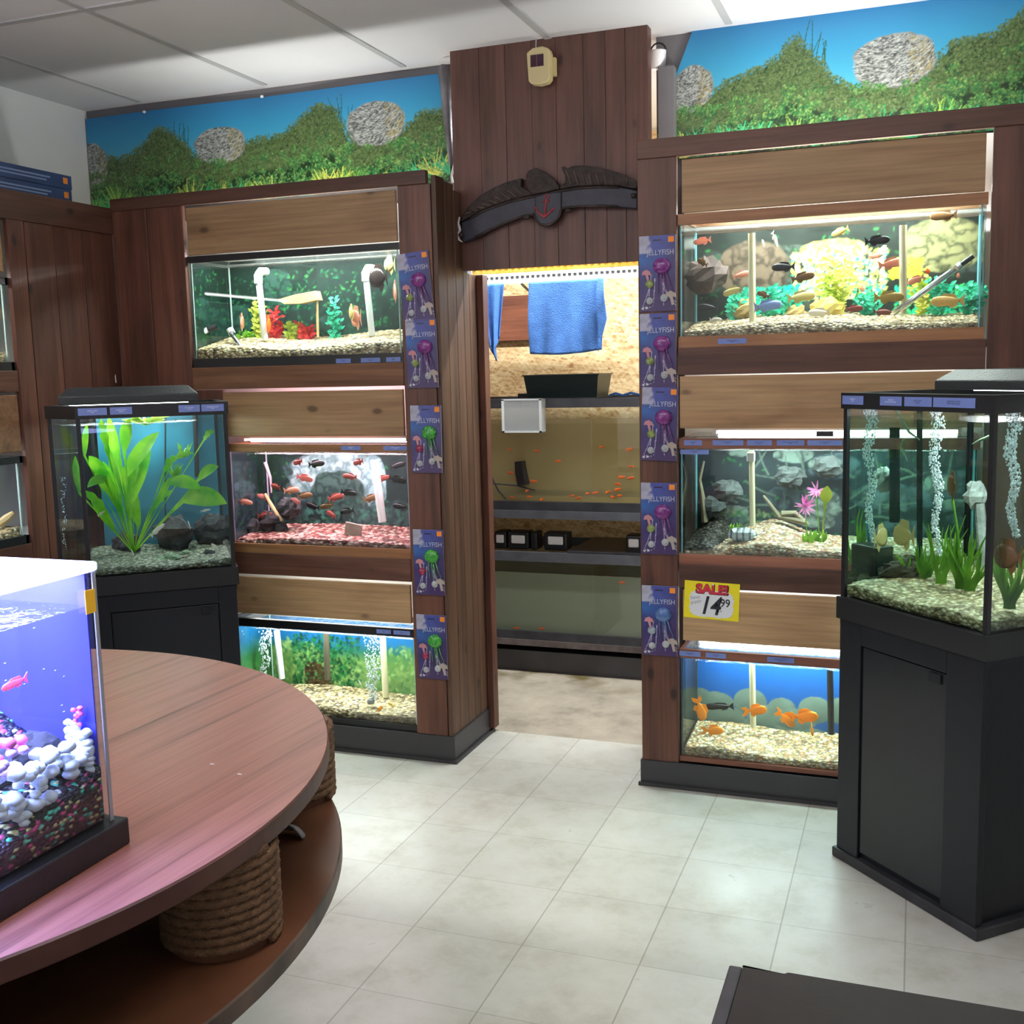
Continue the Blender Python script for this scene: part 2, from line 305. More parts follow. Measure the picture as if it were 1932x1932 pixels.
# ================================================================ room
def floor_mat():
    m, t, o = newmat('vinyl_tiles'); L = t.links.new; b = nd(t, 'BsdfPrincipled'); L(b.outputs[0], o.inputs[0])
    tc = nd(t, 'TexCoord'); sp = nd(t, 'SeparateXYZ'); L(tc.outputs['Object'], sp.inputs[0])
    lt = nd(t, 'Math', operation='LESS_THAN', i1=-.1); L(sp.outputs[0], lt.inputs[0])
    sh = nd(t, 'Math', operation='MULTIPLY_ADD', i1=-.0516); L(lt.outputs[0], sh.inputs[0]); L(sp.outputs[0], sh.inputs[2])
    ds, cs = [], []
    for src in (sh.outputs[0], sp.outputs[1]):
        dv = nd(t, 'Math', operation='DIVIDE', i1=.3048); L(src, dv.inputs[0])
        fl = nd(t, 'Math', operation='FLOOR'); L(dv.outputs[0], fl.inputs[0]); cs.append(fl)
        fr = nd(t, 'Math', operation='FRACT'); L(dv.outputs[0], fr.inputs[0])
        a = nd(t, 'Math', operation='SUBTRACT', i1=.5); L(fr.outputs[0], a.inputs[0]); ab = nd(t, 'Math', operation='ABSOLUTE'); L(a.outputs[0], ab.inputs[0])
        ds.append(ab)
    # joints that run away from the camera are a little wider
    g1 = nd(t, 'Math', operation='GREATER_THAN', i1=.4935); L(ds[0].outputs[0], g1.inputs[0]); g2 = nd(t, 'Math', operation='GREATER_THAN', i1=.4965); L(ds[1].outputs[0], g2.inputs[0])
    gm = nd(t, 'Math', operation='MAXIMUM'); L(g1.outputs[0], gm.inputs[0]); L(g2.outputs[0], gm.inputs[1])
    cb = nd(t, 'CombineXYZ'); L(cs[0].outputs[0], cb.inputs[0]); L(cs[1].outputs[0], cb.inputs[1]); wn = nd(t, 'TexWhiteNoise'); L(cb.outputs[0], wn.inputs[0])
    mr = nd(t, 'MapRange', i3=.93, i4=1.03); L(wn.outputs[0], mr.inputs[0])
    n = nd(t, 'TexNoise', Scale=5., Detail=8., Roughness=.7); L(tc.outputs['Object'], n.inputs['Vector'])
    r = ramp(t, [(.3, hexc(166, 162, 148)), (.5, hexc(186, 184, 174)), (.7, hexc(194, 193, 186))]); L(n.outputs[0], r.inputs[0])
    n2 = nd(t, 'TexNoise', Scale=30., Detail=8., Roughness=.8); L(tc.outputs['Object'], n2.inputs['Vector'])
    r2 = ramp(t, [(.27, (.7, .68, .62)), (.38, (1, 1, 1))]); L(n2.outputs[0], r2.inputs[0])
    m1 = nd(t, 'Mix', data_type='RGBA', blend_type='MULTIPLY'); m1.inputs[0].default_value = .6; L(r.outputs[0], m1.inputs[6]); L(r2.outputs[0], m1.inputs[7])
    hv = nd(t, 'HueSaturation'); L(m1.outputs[2], hv.inputs['Color']); L(mr.outputs[0], hv.inputs['Value'])
    m2 = nd(t, 'Mix', data_type='RGBA'); gs = nd(t, 'Math', operation='MULTIPLY', i1=.5); L(gm.outputs[0], gs.inputs[0]); L(gs.outputs[0], m2.inputs[0]); L(hv.outputs[0], m2.inputs[6]); m2.inputs[7].default_value = c4(hexc(96, 88, 74))
    L(m2.outputs[2], b.inputs['Base Color']); r3 = ramp(t, [(.3, (.42,)*3), (.7, (.26,)*3)]); L(n.outputs[0], r3.inputs[0]); L(r3.outputs[0], b.inputs['Roughness'])
    bp = nd(t, 'Bump', Strength=.12, Distance=.004); L(n.outputs[0], bp.inputs['Height']); L(bp.outputs[0], b.inputs['Normal']); return m
struct(MB().box(-2.3, 2.9, -6, .3048, -.05, 0).build('floor', floor_mat(), at0=True))
def concrete():
    m, t, o = newmat('concrete'); L = t.links.new; b = nd(t, 'BsdfPrincipled', Roughness=.55); L(b.outputs[0], o.inputs[0]); mp = coords(t, rnd_off=False)
    n = nd(t, 'TexNoise', Scale=3.5, Detail=9., Roughness=.65); L(mp.outputs[0], n.inputs['Vector'])
    r = ramp(t, [(.3, hexc(106, 98, 88)), (.48, hexc(148, 138, 122)), (.7, hexc(170, 160, 142))]); L(n.outputs[0], r.inputs[0])
    n2 = nd(t, 'TexNoise', Scale=5., Detail=6.); L(mp.outputs[0], n2.inputs['Vector']); sp = nd(t, 'SeparateXYZ'); tc = nd(t, 'TexCoord'); L(tc.outputs['Object'], sp.inputs[0])
    mr = nd(t, 'MapRange', i1=.85, i2=1.1); L(sp.outputs[1], mr.inputs[0]); ml = nd(t, 'Math', operation='MULTIPLY'); L(mr.outputs[0], ml.inputs[0]); r2 = ramp(t, [(.45, (0, 0, 0)), (.6, (1, 1, 1))]); L(n2.outputs[0], r2.inputs[0]); L(r2.outputs[0], ml.inputs[1])
    mx = nd(t, 'Mix', data_type='RGBA'); mx.inputs[7].default_value = c4(hexc(96, 84, 48)); L(ml.outputs[0], mx.inputs[0]); L(r.outputs[0], mx.inputs[6]); L(mx.outputs[2], b.inputs['Base Color']); return m
struct(MB().box(-1.6, 1.3, .3048, 2.2, -.05, .0).build('floor_back', concrete(), at0=True))
WALLW = mat('white_wall', (.72, .73, .72), .6, var=.05, vs=3)
CEIL = mat('ceiling_tile', hexc(214, 214, 216), .85, var=.03, vs=2.5, bump=.1, bs=300)
struct(MB().box(-2.3, 2.9, -6, 2.3, CZ, CZ+.05).build('ceiling', CEIL, at0=True))
g = MB()
for k in range(-3, 5): g.box(-.037+.612*k, -.013+.612*k, -6, .25, CZ-.004, CZ)
for k in range(-4, 1): g.box(-2.2, 2.8, -.769+1.22*k, -.745+1.22*k, CZ-.0045, CZ)
struct(g.build('trim_1', mat('grid_bar', hexc(176, 176, 176), .5), at0=True))
struct(box(-2.28, -2.18, -6, 2.3, 0, CZ).build('wall_left', WALLW))
struct(box(2.8, 2.9, -6, 2.3, 0, CZ).build('wall_right', WALLW))
struct(box(-2.2, 2.8, -6.05, -5.95, 0, CZ).build('wall_front', WALLW))
DGR = mat('grey_backing', (.16, .155, .165), .7, var=.1, vs=6)
WIN = mat('white_melamine', (.85, .85, .82), .5)
struct(box(-2.18, -.42, .30, .34, 0, CZ).build('wall_back', DGR)); struct(box(.325, 2.8, .30, .34, 0, CZ).build('wall_back', DGR))
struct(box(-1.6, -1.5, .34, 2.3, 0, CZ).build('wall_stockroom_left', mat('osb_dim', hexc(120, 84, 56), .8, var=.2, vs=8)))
struct(box(1.2, 1.3, .34, 2.3, 0, CZ).build('wall_stockroom_right', WALLW))
def osb():
    m, t, o = newmat('strand_board'); L = t.links.new; b = nd(t, 'BsdfPrincipled', Roughness=.6); L(b.outputs[0], o.inputs[0]); last = None
    for k, (sx, sz, rot) in enumerate(((110, 22, .75), (100, 20, -.6), (26, 110, .15))):
        mp = coords(t, (1/sx, 1/30, 1/sz), rnd_off=False); mp.vector_type = 'TEXTURE'; mp.inputs['Rotation'].default_value = (0, rot, 0); v = nd(t, 'TexVoronoi', Scale=1.); L(mp.outputs[0], v.inputs['Vector']); sp = nd(t, 'SeparateColor'); L(v.outputs['Color'], sp.inputs[0])
        if last is None: last = sp.outputs[0]
        else:
            mx = nd(t, 'Math', operation='MULTIPLY_ADD', i1=.5); hf = nd(t, 'Math', operation='MULTIPLY', i1=.5); L(last, mx.inputs[0]); L(sp.outputs[k % 3], hf.inputs[0]); L(hf.outputs[0], mx.inputs[2]); last = mx.outputs[0]
    r = ramp(t, [(.1, hexc(168, 124, 80)), (.3, hexc(204, 168, 118)), (.55, hexc(222, 192, 142)), (.85, hexc(238, 214, 170))]); L(last, r.inputs[0]); L(r.outputs[0], b.inputs['Base Color'])
    bp = nd(t, 'Bump', Strength=.2, Distance=.003); L(last, bp.inputs['Height']); L(bp.outputs[0], b.inputs['Normal']); return m
OSB = osb()
struct(box(-1.5, 1.2, 1.8, 1.85, 0, CZ).build('wall_stockroom_back', OSB))
# ---- planked header over the doorway
hd = MB()
xs = [-.402, -.29, -.19, -.09, .0, .1, .18, .25, .33]
for a, b_ in zip(xs, xs[1:]): hd.box(a+.0005, b_-.0005, .1455+.0012*(round(a*100) % 3), .165, 1.818, CZ)
hd.box(-.40, .33, .16, .2, 1.822, CZ)
h = struct(hd.build('wall_header', HDRZ)); bevel(h, .0008, 1)
lace = MB(); lace.box(-.36, .31, .2, .204, 1.806, 1.83)
for k in range(27): lace.tube([(-.35+k*.0255, .198, 1.826), (-.35+k*.0255, .206, 1.826)], .0085, 10)
o = lace.build('door_trim_strip', leafmat('cream_trim', (.9, .7, .25), (.95, .8, .4), .75)); tag(o, 'cream scalloped trim strip along the bottom of the plank panel above the doorway', 'trim strip')
# ================================================================ racks
def rail(root, nm, x0, x1, z0, z1, m, y0=F, th=.02, bv=.002):
    return bevel(part(root, nm, box(x0, x1, y0, y0+th, z0, z1), m), bv, 2)
RL = thing('aquarium_rack', (-1.08, .1, 0), 'dark redwood plank rack left of the doorway holding three lit tanks', 'shelving')
rail(RL, 'top_rail', -1.77, -.41, 2.103, 2.15, REDX, F-.004, .025)
rail(RL, 'stile', -1.77, -1.605, .1, 2.103, REDZ); rail(RL, 'stile', -1.602, -1.437, .1, 2.103, REDZ)
rail(RL, 'stile', -1.435, -1.305, .1, 1.40, REDZ, F+.004); rail(RL, 'stile', -.522, -.395, .1, 2.103, REDZ)
rail(RL, 'rail', -1.436, -.524, 1.403, 1.487, CEDM); rail(RL, 'rail', -1.30, -.524, .68, .765, REDX)
for z0, z1, x0 in ((1.915, 2.092, -1.418), (1.221, 1.390, -1.30), (.522, .668, -1.30)):
    rail(RL, 'access_panel', x0, -.53, z0, z1, CEDL, F-.002, .016)
for z in (1.462, .738): part(RL, 'shelf', box(-1.7, -.42, -.055, .25, z, z+.02), WIN)
part(RL, 'base_board', box(-1.7, -.42, -.055, .25, .06, .09), BLK)
part(RL, 'back_panel', box(-1.75, -.43, .262, .27, .05, 2.1), WIN)
for y0, y1, z1 in ((F+.001, -.005, 2.13), (-.003, .075, 2.12), (.077, .144, 2.10), (.146, .2, 1.815), (.202, .30, 1.812)):
    bevel(part(RL, 'side_board', box(-.392, -.374, y0, y1, .1, z1), SIDZ), .002)
part(RL, 'kick_base', MB().prism([(-1.77, F-.005), (-.366, F-.005), (-.366, .3), (-.376, .3), (-.376, F+.005), (-1.77, F+.005)], 0, .1), KICK)
part(RL, 'kick_base_toe', MB().prism([(-1.77, F-.016), (-.356, F-.016), (-.356, .3), (-.366, .3), (-.366, F-.005), (-1.77, F-.005)], 0, .012), KICK)
o = bevel(box(-.372, -.346, .27, .32, .02, 1.812).build('door_post', REDZ), .002); tag(o, 'narrow dark redwood post on the left edge of the doorway', 'post')
RR = thing('aquarium_rack', (1.3, .1, 0), 'dark redwood plank rack right of the doorway with the sale sign pinned on', 'shelving')
rail(RR, 'top_rail', .345, 2.6, 2.118, 2.178, REDX, F-.004, .025)
rail(RR, 'stile', .345, .4735, .09, 2.118, REDZ); rail(RR, 'stile', 1.408, 1.62, .09, 2.118, REDZ)
rail(RR, 'stile', 1.622, 2.6, .09, 2.118, REDZ, F+.003)
rail(RR, 'rail', .476, 1.406, 1.42, 1.509, REDX); rail(RR, 'rail', .476, 1.406, .708, .788, REDX)
for z0, z1, x0, x1 in ((1.939, 2.106, .491, 1.389), (1.245, 1.416, .482, 1.403), (.527, .700, .490, 1.403)):
    rail(RR, 'access_panel', x0, x1, z0, z1, CEDL, F-.002, .016)
for z in (1.484, .764): part(RR, 'shelf', box(.43, 1.5, -.055, .25, z, z+.02), WIN)
part(RR, 'base_board', box(.43, 1.5, -.055, .25, .055, .085), BLK)
part(RR, 'back_panel', box(.43, 2.5, .262, .27, .05, 2.165), WIN)
part(RR, 'side_panel', box(.347, .36, -.055, .3, .05, 2.1), REDZ)
part(RR, 'kick_base', MB().prism([(.340, F-.005), (2.6, F-.005), (2.6, F+.005), (.345, F+.005), (.345, .3), (.340, .3)], 0, .09), KICK)
part(RR, 'kick_base_toe', MB().prism([(.334, F-.016), (2.6, F-.016), (2.6, F-.005), (.334, F-.005)], 0, .012), KICK)
# left-wall rack, front face X = -1.77
LX = -1.77
RW = thing('aquarium_rack', (-1.95, -.9, 0), 'dark plank rack along the left wall with two tanks cut by the picture edge', 'shelving')
def wrail(nm, y0, y1, z0, z1, m, off=0., th=.02): return bevel(part(RW, nm, box(LX-th-off, LX-off, y0, y1, z0, z1), m), .002)
wrail('top_rail', -1.6, F, 2.015, 2.115, REDY, -.006, .03)
for y0, y1 in ((-.62, -.545), (-.538, -.40), (-.397, -.25), (-.247, F-.002)): wrail('stile', y0, y1, .1, 2.015, REDZ, .0 if y0 > -.6 else -.004)
wrail('rail', -1.6, -.62, 1.415, 1.49, REDY); wrail('access_panel', -1.6, -.632, 1.205, 1.405, CEDM, .002); wrail('access_panel', -1.6, -.645, 1.83, 2.005, CEDL, .002)
wrail('rail', -1.6, -.62, .1, .872, REDY); part(RW, 'shelf', box(-2.15, -1.8, -1.6, -.1, 1.46, 1.488), WIN); part(RW, 'shelf', box(-2.15, -1.8, -1.6, -.1, .85, .872), WIN)
part(RW, 'top_board', box(-2.17, LX-.02, -1.6, -.1, 2.08, 2.11), REDY); part(RW, 'back_panel', box(-2.172, -2.165, -1.6, -.1, .05, 2.08), WIN)
part(RW, 'kick_base', box(LX-.01, LX+.005, -1.6, -.096, 0, .1), KICK)
# boxes on top of the left-wall rack
BXM = mat('dark_blue_carton', hexc(38, 58, 110), .35, var=.25, vs=6); ORG = mat('orange_sticker', hexc(240, 140, 40), .5)
for k, (lb, dy) in enumerate((('long dark blue carton lying on the rack top, lower of two', 0), ('long dark blue carton lying on top of the other carton', .004))):
    t = thing('light_carton', (-1.93, -.6, 2.112+k*.052), lb, 'box', 'blue cartons on the left rack')
    part(t, 'carton', box(-2.03, -1.8, -1.4, -.255+dy, 2.112+k*.052, 2.162+k*.052), BXM)
    part(t, 'price_sticker', box(-1.7995, -1.799, -.295, -.272, 2.13+k*.052, 2.152+k*.052), ORG)
    w = MB(); w.cur = 0
    for q in range(2): w.box(-1.7995, -1.799, -.75, -.36-.02*q, 2.14-.012*q+k*.052, 2.146-.012*q+k*.052)
    part(t, 'printed_line', w, mat('pale_blue_ink', hexc(120, 140, 180), .5))
# ================================================================ murals above the racks
def mural(x0, x1, z0, z1, prof, rocks, strands, seed):
    P = Paint(x1-x0, z1-z0, .0028, seed)
    P.grad([(0, hexc(50, 140, 180)), (.45, hexc(78, 172, 200)), (.75, hexc(52, 148, 192)), (1, hexc(40, 118, 172))])
    n = P.noise(.25, 2); P.a *= (.88+.24*n)[..., None]
    px = [p[0]-x0 for p in prof]; pz = [p[1] for p in prof]; H = np.interp(P.x, px, pz); nn = P.noise(.03, 3)
    m = np.clip((H+(nn-.5)*.03-.012-P.z)*250, 0, 1); P.fill(m, hexc(30, 52, 30)); top = lambda x: float(np.interp(x, px, pz)); R = P.r.rand
    for (x, z, h) in strands:
        for k in range(9): P.blade(x-x0+(R()-.5)*.08, z-.09, h*(.6+.5*R()), 1.57+(R()-.5)*.4, .0016, np.array(hexc(40, 84, 60))*(.7+.6*R()), (R()-.5)*.9)
    def clump(x, z, r, pal, n=34, lo=.0022, hi=.0062):
        for _ in range(n):
            a = R()*6.28; q_ = math.sqrt(R())*r; lx, lz = x+math.cos(a)*q_, z+math.sin(a)*q_*.8; sh = .5+.55*((lz-z)/r+1)/2+.25*R(); c = np.array(pal[P.r.randint(len(pal))])*sh; rr = lo+(hi-lo)*R(); P.splat(lx, lz, rr, rr*.55, R()*3.14, np.clip(c, 0, 1), .85)
    OL = [hexc(72, 98, 54), hexc(96, 118, 70), hexc(60, 88, 50), hexc(110, 128, 84), hexc(84, 110, 60)]; MG = [hexc(60, 128, 66), hexc(96, 150, 76), hexc(48, 110, 60), hexc(130, 166, 90), hexc(40, 96, 56)]
    x = 0.
    while x < P.W:
        z = top(x)-.008
        while z > top(x)*.45: clump(x+(R()-.5)*.02, z, .013+.012*R(), OL); z -= .022
        x += .013
    def rock(x, z, rx, rz):
        P.rock(x, z, rx, rz, hexc(104, 108, 104), hexc(150, 156, 152))
        for _ in range(int(2600*rx/.13)):
            u, v = R()*2-1, R()*2-1
            if u*u+abs(v)**2.4 > .86: continue
            g_ = .55+.6*R(); cc = np.array(hexc(190, 196, 190) if R() < .55 else hexc(74, 80, 80))*g_
            if u > .35 and R() < .35: cc = np.array(hexc(170, 158, 100))*g_
            P.splat(x+u*rx, z+v*rz, .004+.007*R(), .0012+.0012*R(), .25+(R()-.5)*.7+.5*u, np.clip(cc, 0, 1), .8)
    for (a, b_, c, d) in rocks: rock(a-x0, b_, c, d)
    x = 0.
    while x < P.W:
        z = top(x)*.62
        while z > .0: clump(x+(R()-.5)*.03, z*(.8+.4*R()), .014+.016*R(), MG if z < top(x)*.45 else (OL if R() < .5 else MG), 30, .0025, .007); z -= .03
        x += .02
    for (a, b_, c, d) in rocks:
        for _ in range(9): clump(a-x0+(R()-.5)*c*2.1, b_-d*(.75+.4*R()), .018, MG)
    def fern(x, z, h, c, n=22):
        for k in range(n): an = 1.57+(k/(n-1)-.5)*2.5+(R()-.5)*.2; P.blade(x+(R()-.5)*.02, z, h*(.55+.5*R()), an, .0018+.001*R(), np.clip(np.array(c)*(.55+.75*R()), 0, 1), (R()-.5)*1.4)
    x = .03; k = 0; FC = [hexc(60, 176, 110), hexc(150, 190, 80), hexc(50, 150, 90), hexc(196, 206, 96), hexc(70, 190, 130), hexc(120, 170, 70)]
    while x < P.W: fern(x, -.01+R()*.045, .05+R()*.06, FC[P.r.randint(6)]); x += .035+R()*.05
    P.a *= (.88+.2*P.noise(.3, 2))[..., None]
    return P
MP = vcol('mural_print', .28, .4)
b0 = 2.165
P = mural(-2.175, -.47, b0, 2.565, [(-2.18, .26), (-2.0, .22), (-1.9, .25), (-1.8, .33), (-1.74, .31), (-1.62, .2), (-1.35, .24), (-1.2, .25), (-1.12, .3), (-1.03, .35), (-.97, .33), (-.9, .2), (-.65, .22), (-.58, .27), (-.46, .27)],
          [(-1.5, .23, .12, .075), (-.78, .245, .13, .085), (-2.16, .2, .09, .1)], [(-1.70, .28, .15), (-.93, .3, .17)], 3)
o = P.mesh('aquarium_mural', MP, (-2.175, .285, b0), fn=lambda x, z: -.006*np.sin(x*5)); tag(o, 'printed underwater plant mural above the left rack, darker toward the corner', 'mural')
P = mural(.33, 2.6, b0+.01, 2.6, [(.33, .25), (.5, .2), (.56, .24), (.66, .27), (.74, .3), (.8, .37), (.86, .3), (.93, .22), (1.0, .18), (1.25, .23), (1.3, .29), (1.42, .3), (1.5, .36), (1.6, .4), (1.75, .3), (2.0, .25), (2.2, .38), (2.6, .25)],
          [(.43, .235, .10, .08), (1.12, .25, .135, .085)], [(.87, .32, .18), (1.93, .2, .2)], 5)
o = P.mesh('aquarium_mural', MP, (.33, .285, b0+.01), fn=lambda x, z: .0*x)
me = o.data
for v in me.vertices:      # left end curls in at the top
    if v.co.x < .5: v.co.x += max(0, v.co.z-2.3)*.42*(1-(v.co.x-.33)/.17)
tag(o, 'printed underwater plant mural with rocks above the right rack', 'mural')
CLR = glass('clear_plastic', (.95, .97, .97), 1.4, .05)
for (u, v, lb) in ((272, 211, 'left'), (494, 182, 'middle')):
    x, y, z = PY(u, v, .272); t = tag(MB().blob((x, y, z), (.008, .006, .006), 8, 5).build('mural_clip', WHT, smooth=True), f'small white tack holding the left mural, {lb} one along its top edge', 'tack')
# ================================================================ tanks
def ring(x0, x1, y0, y1, z0, z1, w=.012): return MB().box(x0, x1, y0, y0+w, z0, z1).box(x0, x1, y1-w, y1, z0, z1).box(x0, x0+w, y0+w, y1-w, z0, z1).box(x1-w, x1, y0+w, y1-w, z0, z1)
WTOP = glass('water_skin', (.92, .98, .97), 1.33, .02, bump=1.0, bs=34)
def grav(nm, x0, x1, y0, y1, zb, fn, m, label, group=None, step=.006, jit=.0025, seed=1):
    nx, ny = max(2, int((x1-x0)/step)), max(2, int((y1-y0)/step)); r = np.random.RandomState(seed); mb = MB(); H = {}
    for j in range(ny+1):
        for i in range(nx+1):
            x = x0+(x1-x0)*i/nx; y = y0+(y1-y0)*j/ny; mb.v.append((x, y, fn(x, y)+(r.rand()-.5)*2*jit))
    I = lambda i, j: j*(nx+1)+i
    mb.f = [(I(i, j), I(i+1, j), I(i+1, j+1), I(i, j+1)) for j in range(ny) for i in range(nx)]
    n0 = len(mb.v); bd = [(i, 0) for i in range(nx)]+[(nx, j) for j in range(ny)]+[(i, ny) for i in range(nx, 0, -1)]+[(0, j) for j in range(ny, 0, -1)]
    for (i, j) in bd: v = mb.v[I(i, j)]; mb.v.append((v[0], v[1], zb))
    n = len(bd)
    for k in range(n): mb.f.append((I(*bd[k]), n0+k, n0+(k+1) % n, I(*bd[(k+1) % n])))
    mb.f.append(tuple(range(n0, n0+n))[::-1]); mb.mi = [0]*len(mb.f)
    o = mb.build('gravel', m, smooth=True); return tag(o, label, 'gravel', group, 'stuff')
def tank(label, x0, x1, z0, z1, rt, rb, frame, wz, y0=-.064, y1=.19, bg=None, side=None, wtint=(.93, .985, .97), tsc=1, edge=EDGE):
    t = thing('aquarium', ((x0+x1)/2, (y0+y1)/2, z0), label, 'aquarium')
    g = .005
    part(t, 'top_rim', MB().box(x0, x1, y0-.008, y0+.012, z1-rt, z1).box(x0, x1, y1-.004, y1+.008, z1-rt*.4, z1).box(x0, x0+.012, y0+.012, y1-.004, z1-rt*.5, z1).box(x1-.012, x1, y0+.012, y1-.004, z1-rt*.5, z1), frame); part(t, 'bottom_rim', ring(x0, x1, y0-.008, y1+.008, z0, z0+rb, .02), frame)
    part(t, 'front_pane', box(x0+.004, x1-.004, y0, y0+g, z0+.005, z1-.004), GLS)
    for xx in (x0+.004, x1-.004-g): part(t, 'side_pane', box(xx, xx+g, y0+g, y1, z0+.005, z1-.004), GLS)
    for xx in (x0+.009, x1-.013):
        part(t, 'silicone_seam', box(xx, xx+.004, y1-.006, y1-.002, z0+rb, z1-rt), edge); part(t, 'silicone_seam', box(xx-.004, xx, y0+.006, y0+.009, z0+rb, z1-rt), edge)
    part(t, 'bottom_pane', box(x0+.004, x1-.004, y0+g, y1, z0+.004, z0+.008), GLS)
    if bg: o = bg.mesh('background_sheet', vcol('bg_print', .5, .2), (x0+.006, y1+.001, z0+.01), t)
    if side:
        sd = side.mesh('side_sheet', vcol('bg_print', .5, .2), (x0+.0025, y0+.006, z0+.01), t, axis='y')
    w = MB(); w.cur = 0; w.box(x0+.011, x1-.011, y0+.007, y1-.002, z0+.0095, wz); top = 1; w.mi = [0]*6; w.mi[1] = 1
    wm = glass('water_'+str(round(wtint[0]*100))+str(round(wtint[1]*100))+str(round(wtint[2]*100)), wtint, 1.02)
    o = loc_of(w, t).build('water', [wm, WTOP], None); o.location = Vector(o.location)+Vector(t.location)
    tag(o, 'clear water filling the '+label.split(',')[0].replace('aquarium', 'tank'), 'water', None, 'stuff'); return t
def strip(x0, x1, z, lab, power, col=(1, 1, .97), y=.02, es=12., up=.25):
    t = thing('tank_light', ((x0+x1)/2, y, z), lab, 'light')
    part(t, 'housing', MB().box(x0, x1, y-.03, y+.07, z+.012, z+.024).box(x0, x0+.012, y-.03, y+.07, z, z+.012).box(x1-.012, x1, y-.03, y+.07, z, z+.012), WHT)
    part(t, 'lamp_tube', MB().tube([(x0+.012, y+.02, z+.004), (x1-.012, y+.02, z+.004)], .010, 8), emis('tube_'+str(col)+str(es), col, es))
    arealight('lamp_glow', (0, .02, -.004), (0, 0, 0), (x1-x0)*.92, .05, power, col, t)
    arealight('lamp_spill', (0, -.01, .03), (math.pi, 0, 0), (x1-x0)*.9, .03, power*up, col, t); return t
def plabel(root, x0, x1, z0, z1, s, y, m=INK, sz=None):
    l = root.location; o = part(root, 'price_label', box(x0, x1, y-.001, y, z0, z1), LBL)
    tt = text(s, sz or (z1-z0)*.52/(1+s.count('\n')), m, o, (0, -.0013, (z1-z0)/2)); return o
# ================================================================ fish, plants, pipes
def fishmat(nm, c, c2=None, stripes=0, band=None):
    if nm in MC: return MC[nm]
    m, t, o = newmat(nm); L = t.links.new; b = nd(t, 'BsdfPrincipled', Roughness=.35); L(b.outputs[0], o.inputs[0])
    c2 = c2 or tuple(min(1, x*1.4+.05) for x in c); tc = nd(t, 'TexCoord'); n = nd(t, 'TexNoise', Scale=60., Detail=3.); L(tc.outputs['Object'], n.inputs['Vector'])
    r = ramp(t, [(.38, c), (.62, c2)]); L(n.outputs[0], r.inputs[0]); last = r.outputs[0]
    if stripes:
        sp = nd(t, 'SeparateXYZ'); L(tc.outputs['Object'], sp.inputs[0]); mm = nd(t, 'Math', operation='MULTIPLY', i1=float(stripes)); L(sp.outputs[0], mm.inputs[0]); si = nd(t, 'Math', operation='SINE'); L(mm.outputs[0], si.inputs[0])
        rr = ramp(t, [(.4, (0, 0, 0)), (.6, (1, 1, 1))]); L(si.outputs[0], rr.inputs[0]); mx = nd(t, 'Mix', data_type='RGBA'); L(rr.outputs[0], mx.inputs[0]); L(last, mx.inputs[6]); mx.inputs[7].default_value = c4(band or (.9, .9, .9)); last = mx.outputs[2]
    L(last, b.inputs['Base Color']); tr = nd(t, 'BsdfTranslucent'); L(last, tr.inputs[0]); ms = nd(t, 'MixShader', i0=.4); L(b.outputs[0], ms.inputs[1]); L(tr.outputs[0], ms.inputs[2]); L(ms.outputs[0], o.inputs[0]); MC[nm] = m; return m
FM = {}
def fish_meshes(kind, m):
    key = (kind, m.name)
    if key in FM: return FM[key]
    # unit length along +x (head), profile heights
    pr = {'cichlid': ([.03, .13, .17, .16, .12, .07, .04], .55), 'disc': ([.04, .3, .43, .44, .36, .16, .06], .3), 'slim': ([.02, .08, .1, .1, .075, .045, .025], .6),
          'gold': ([.04, .17, .23, .23, .16, .08, .045], .75), 'cat': ([.03, .11, .12, .1, .07, .045, .025], 1.0)}[kind]
    xs = [.5, .42, .25, .05, -.15, -.3, -.36]; b = MB(); n = 10; vs = []
    for x, h in zip(xs, pr[0]):
        for k in range(n): th = 2*math.pi*k/n; vs.append((x, math.cos(th)*h*pr[1]*.5, math.sin(th)*h))
    fs = [(i*n+k, (i+1)*n+k, (i+1)*n+(k+1) % n, i*n+(k+1) % n) for i in range(len(xs)-1) for k in range(n)]+[tuple(range(n)), tuple(range((len(xs)-1)*n, len(xs)*n))[::-1]]
    b.add(vs, fs); body = b.build('fish', m, smooth=True, at0=True)
    hm = pr[0][3]; e = pr[0][6]
    tl = MB().slab([(-.33, e*.8), (-.5, hm*.9+.06), (-.47, 0), (-.5, -hm*.9-.06), (-.33, -e*.8)] if kind != 'gold' else [(-.33, e), (-.5, .2), (-.72, .16), (-.55, 0), (-.7, -.26), (-.48, -.24), (-.33, -e)], -.006, .006)
    fn = MB().slab([(.28, hm*.85), (.1, hm*1.45), (-.2, hm*1.3), (-.3, pr[0][5]*.9), (0, hm*.8)], -.005, .005)
    an = MB().slab([(.02, -hm*.8), (-.12, -hm*1.45), (-.28, -hm*.95), (-.27, -pr[0][5]*.8)], -.005, .005)
    ey = MB()
    ey.blob((.37, 0, pr[0][1]*.25), (.03, pr[0][1]*pr[1]*.55, .03), 8, 5)
    ms = [q.build(nn, mm, at0=True) for q, nn, mm in ((tl, 'tail_fin', m), (fn, 'dorsal_fin', m), (an, 'anal_fin', m), (ey, 'eye', INK))]
    for q in ms: q.parent = body
    FM[key] = [body, True]; return FM[key]
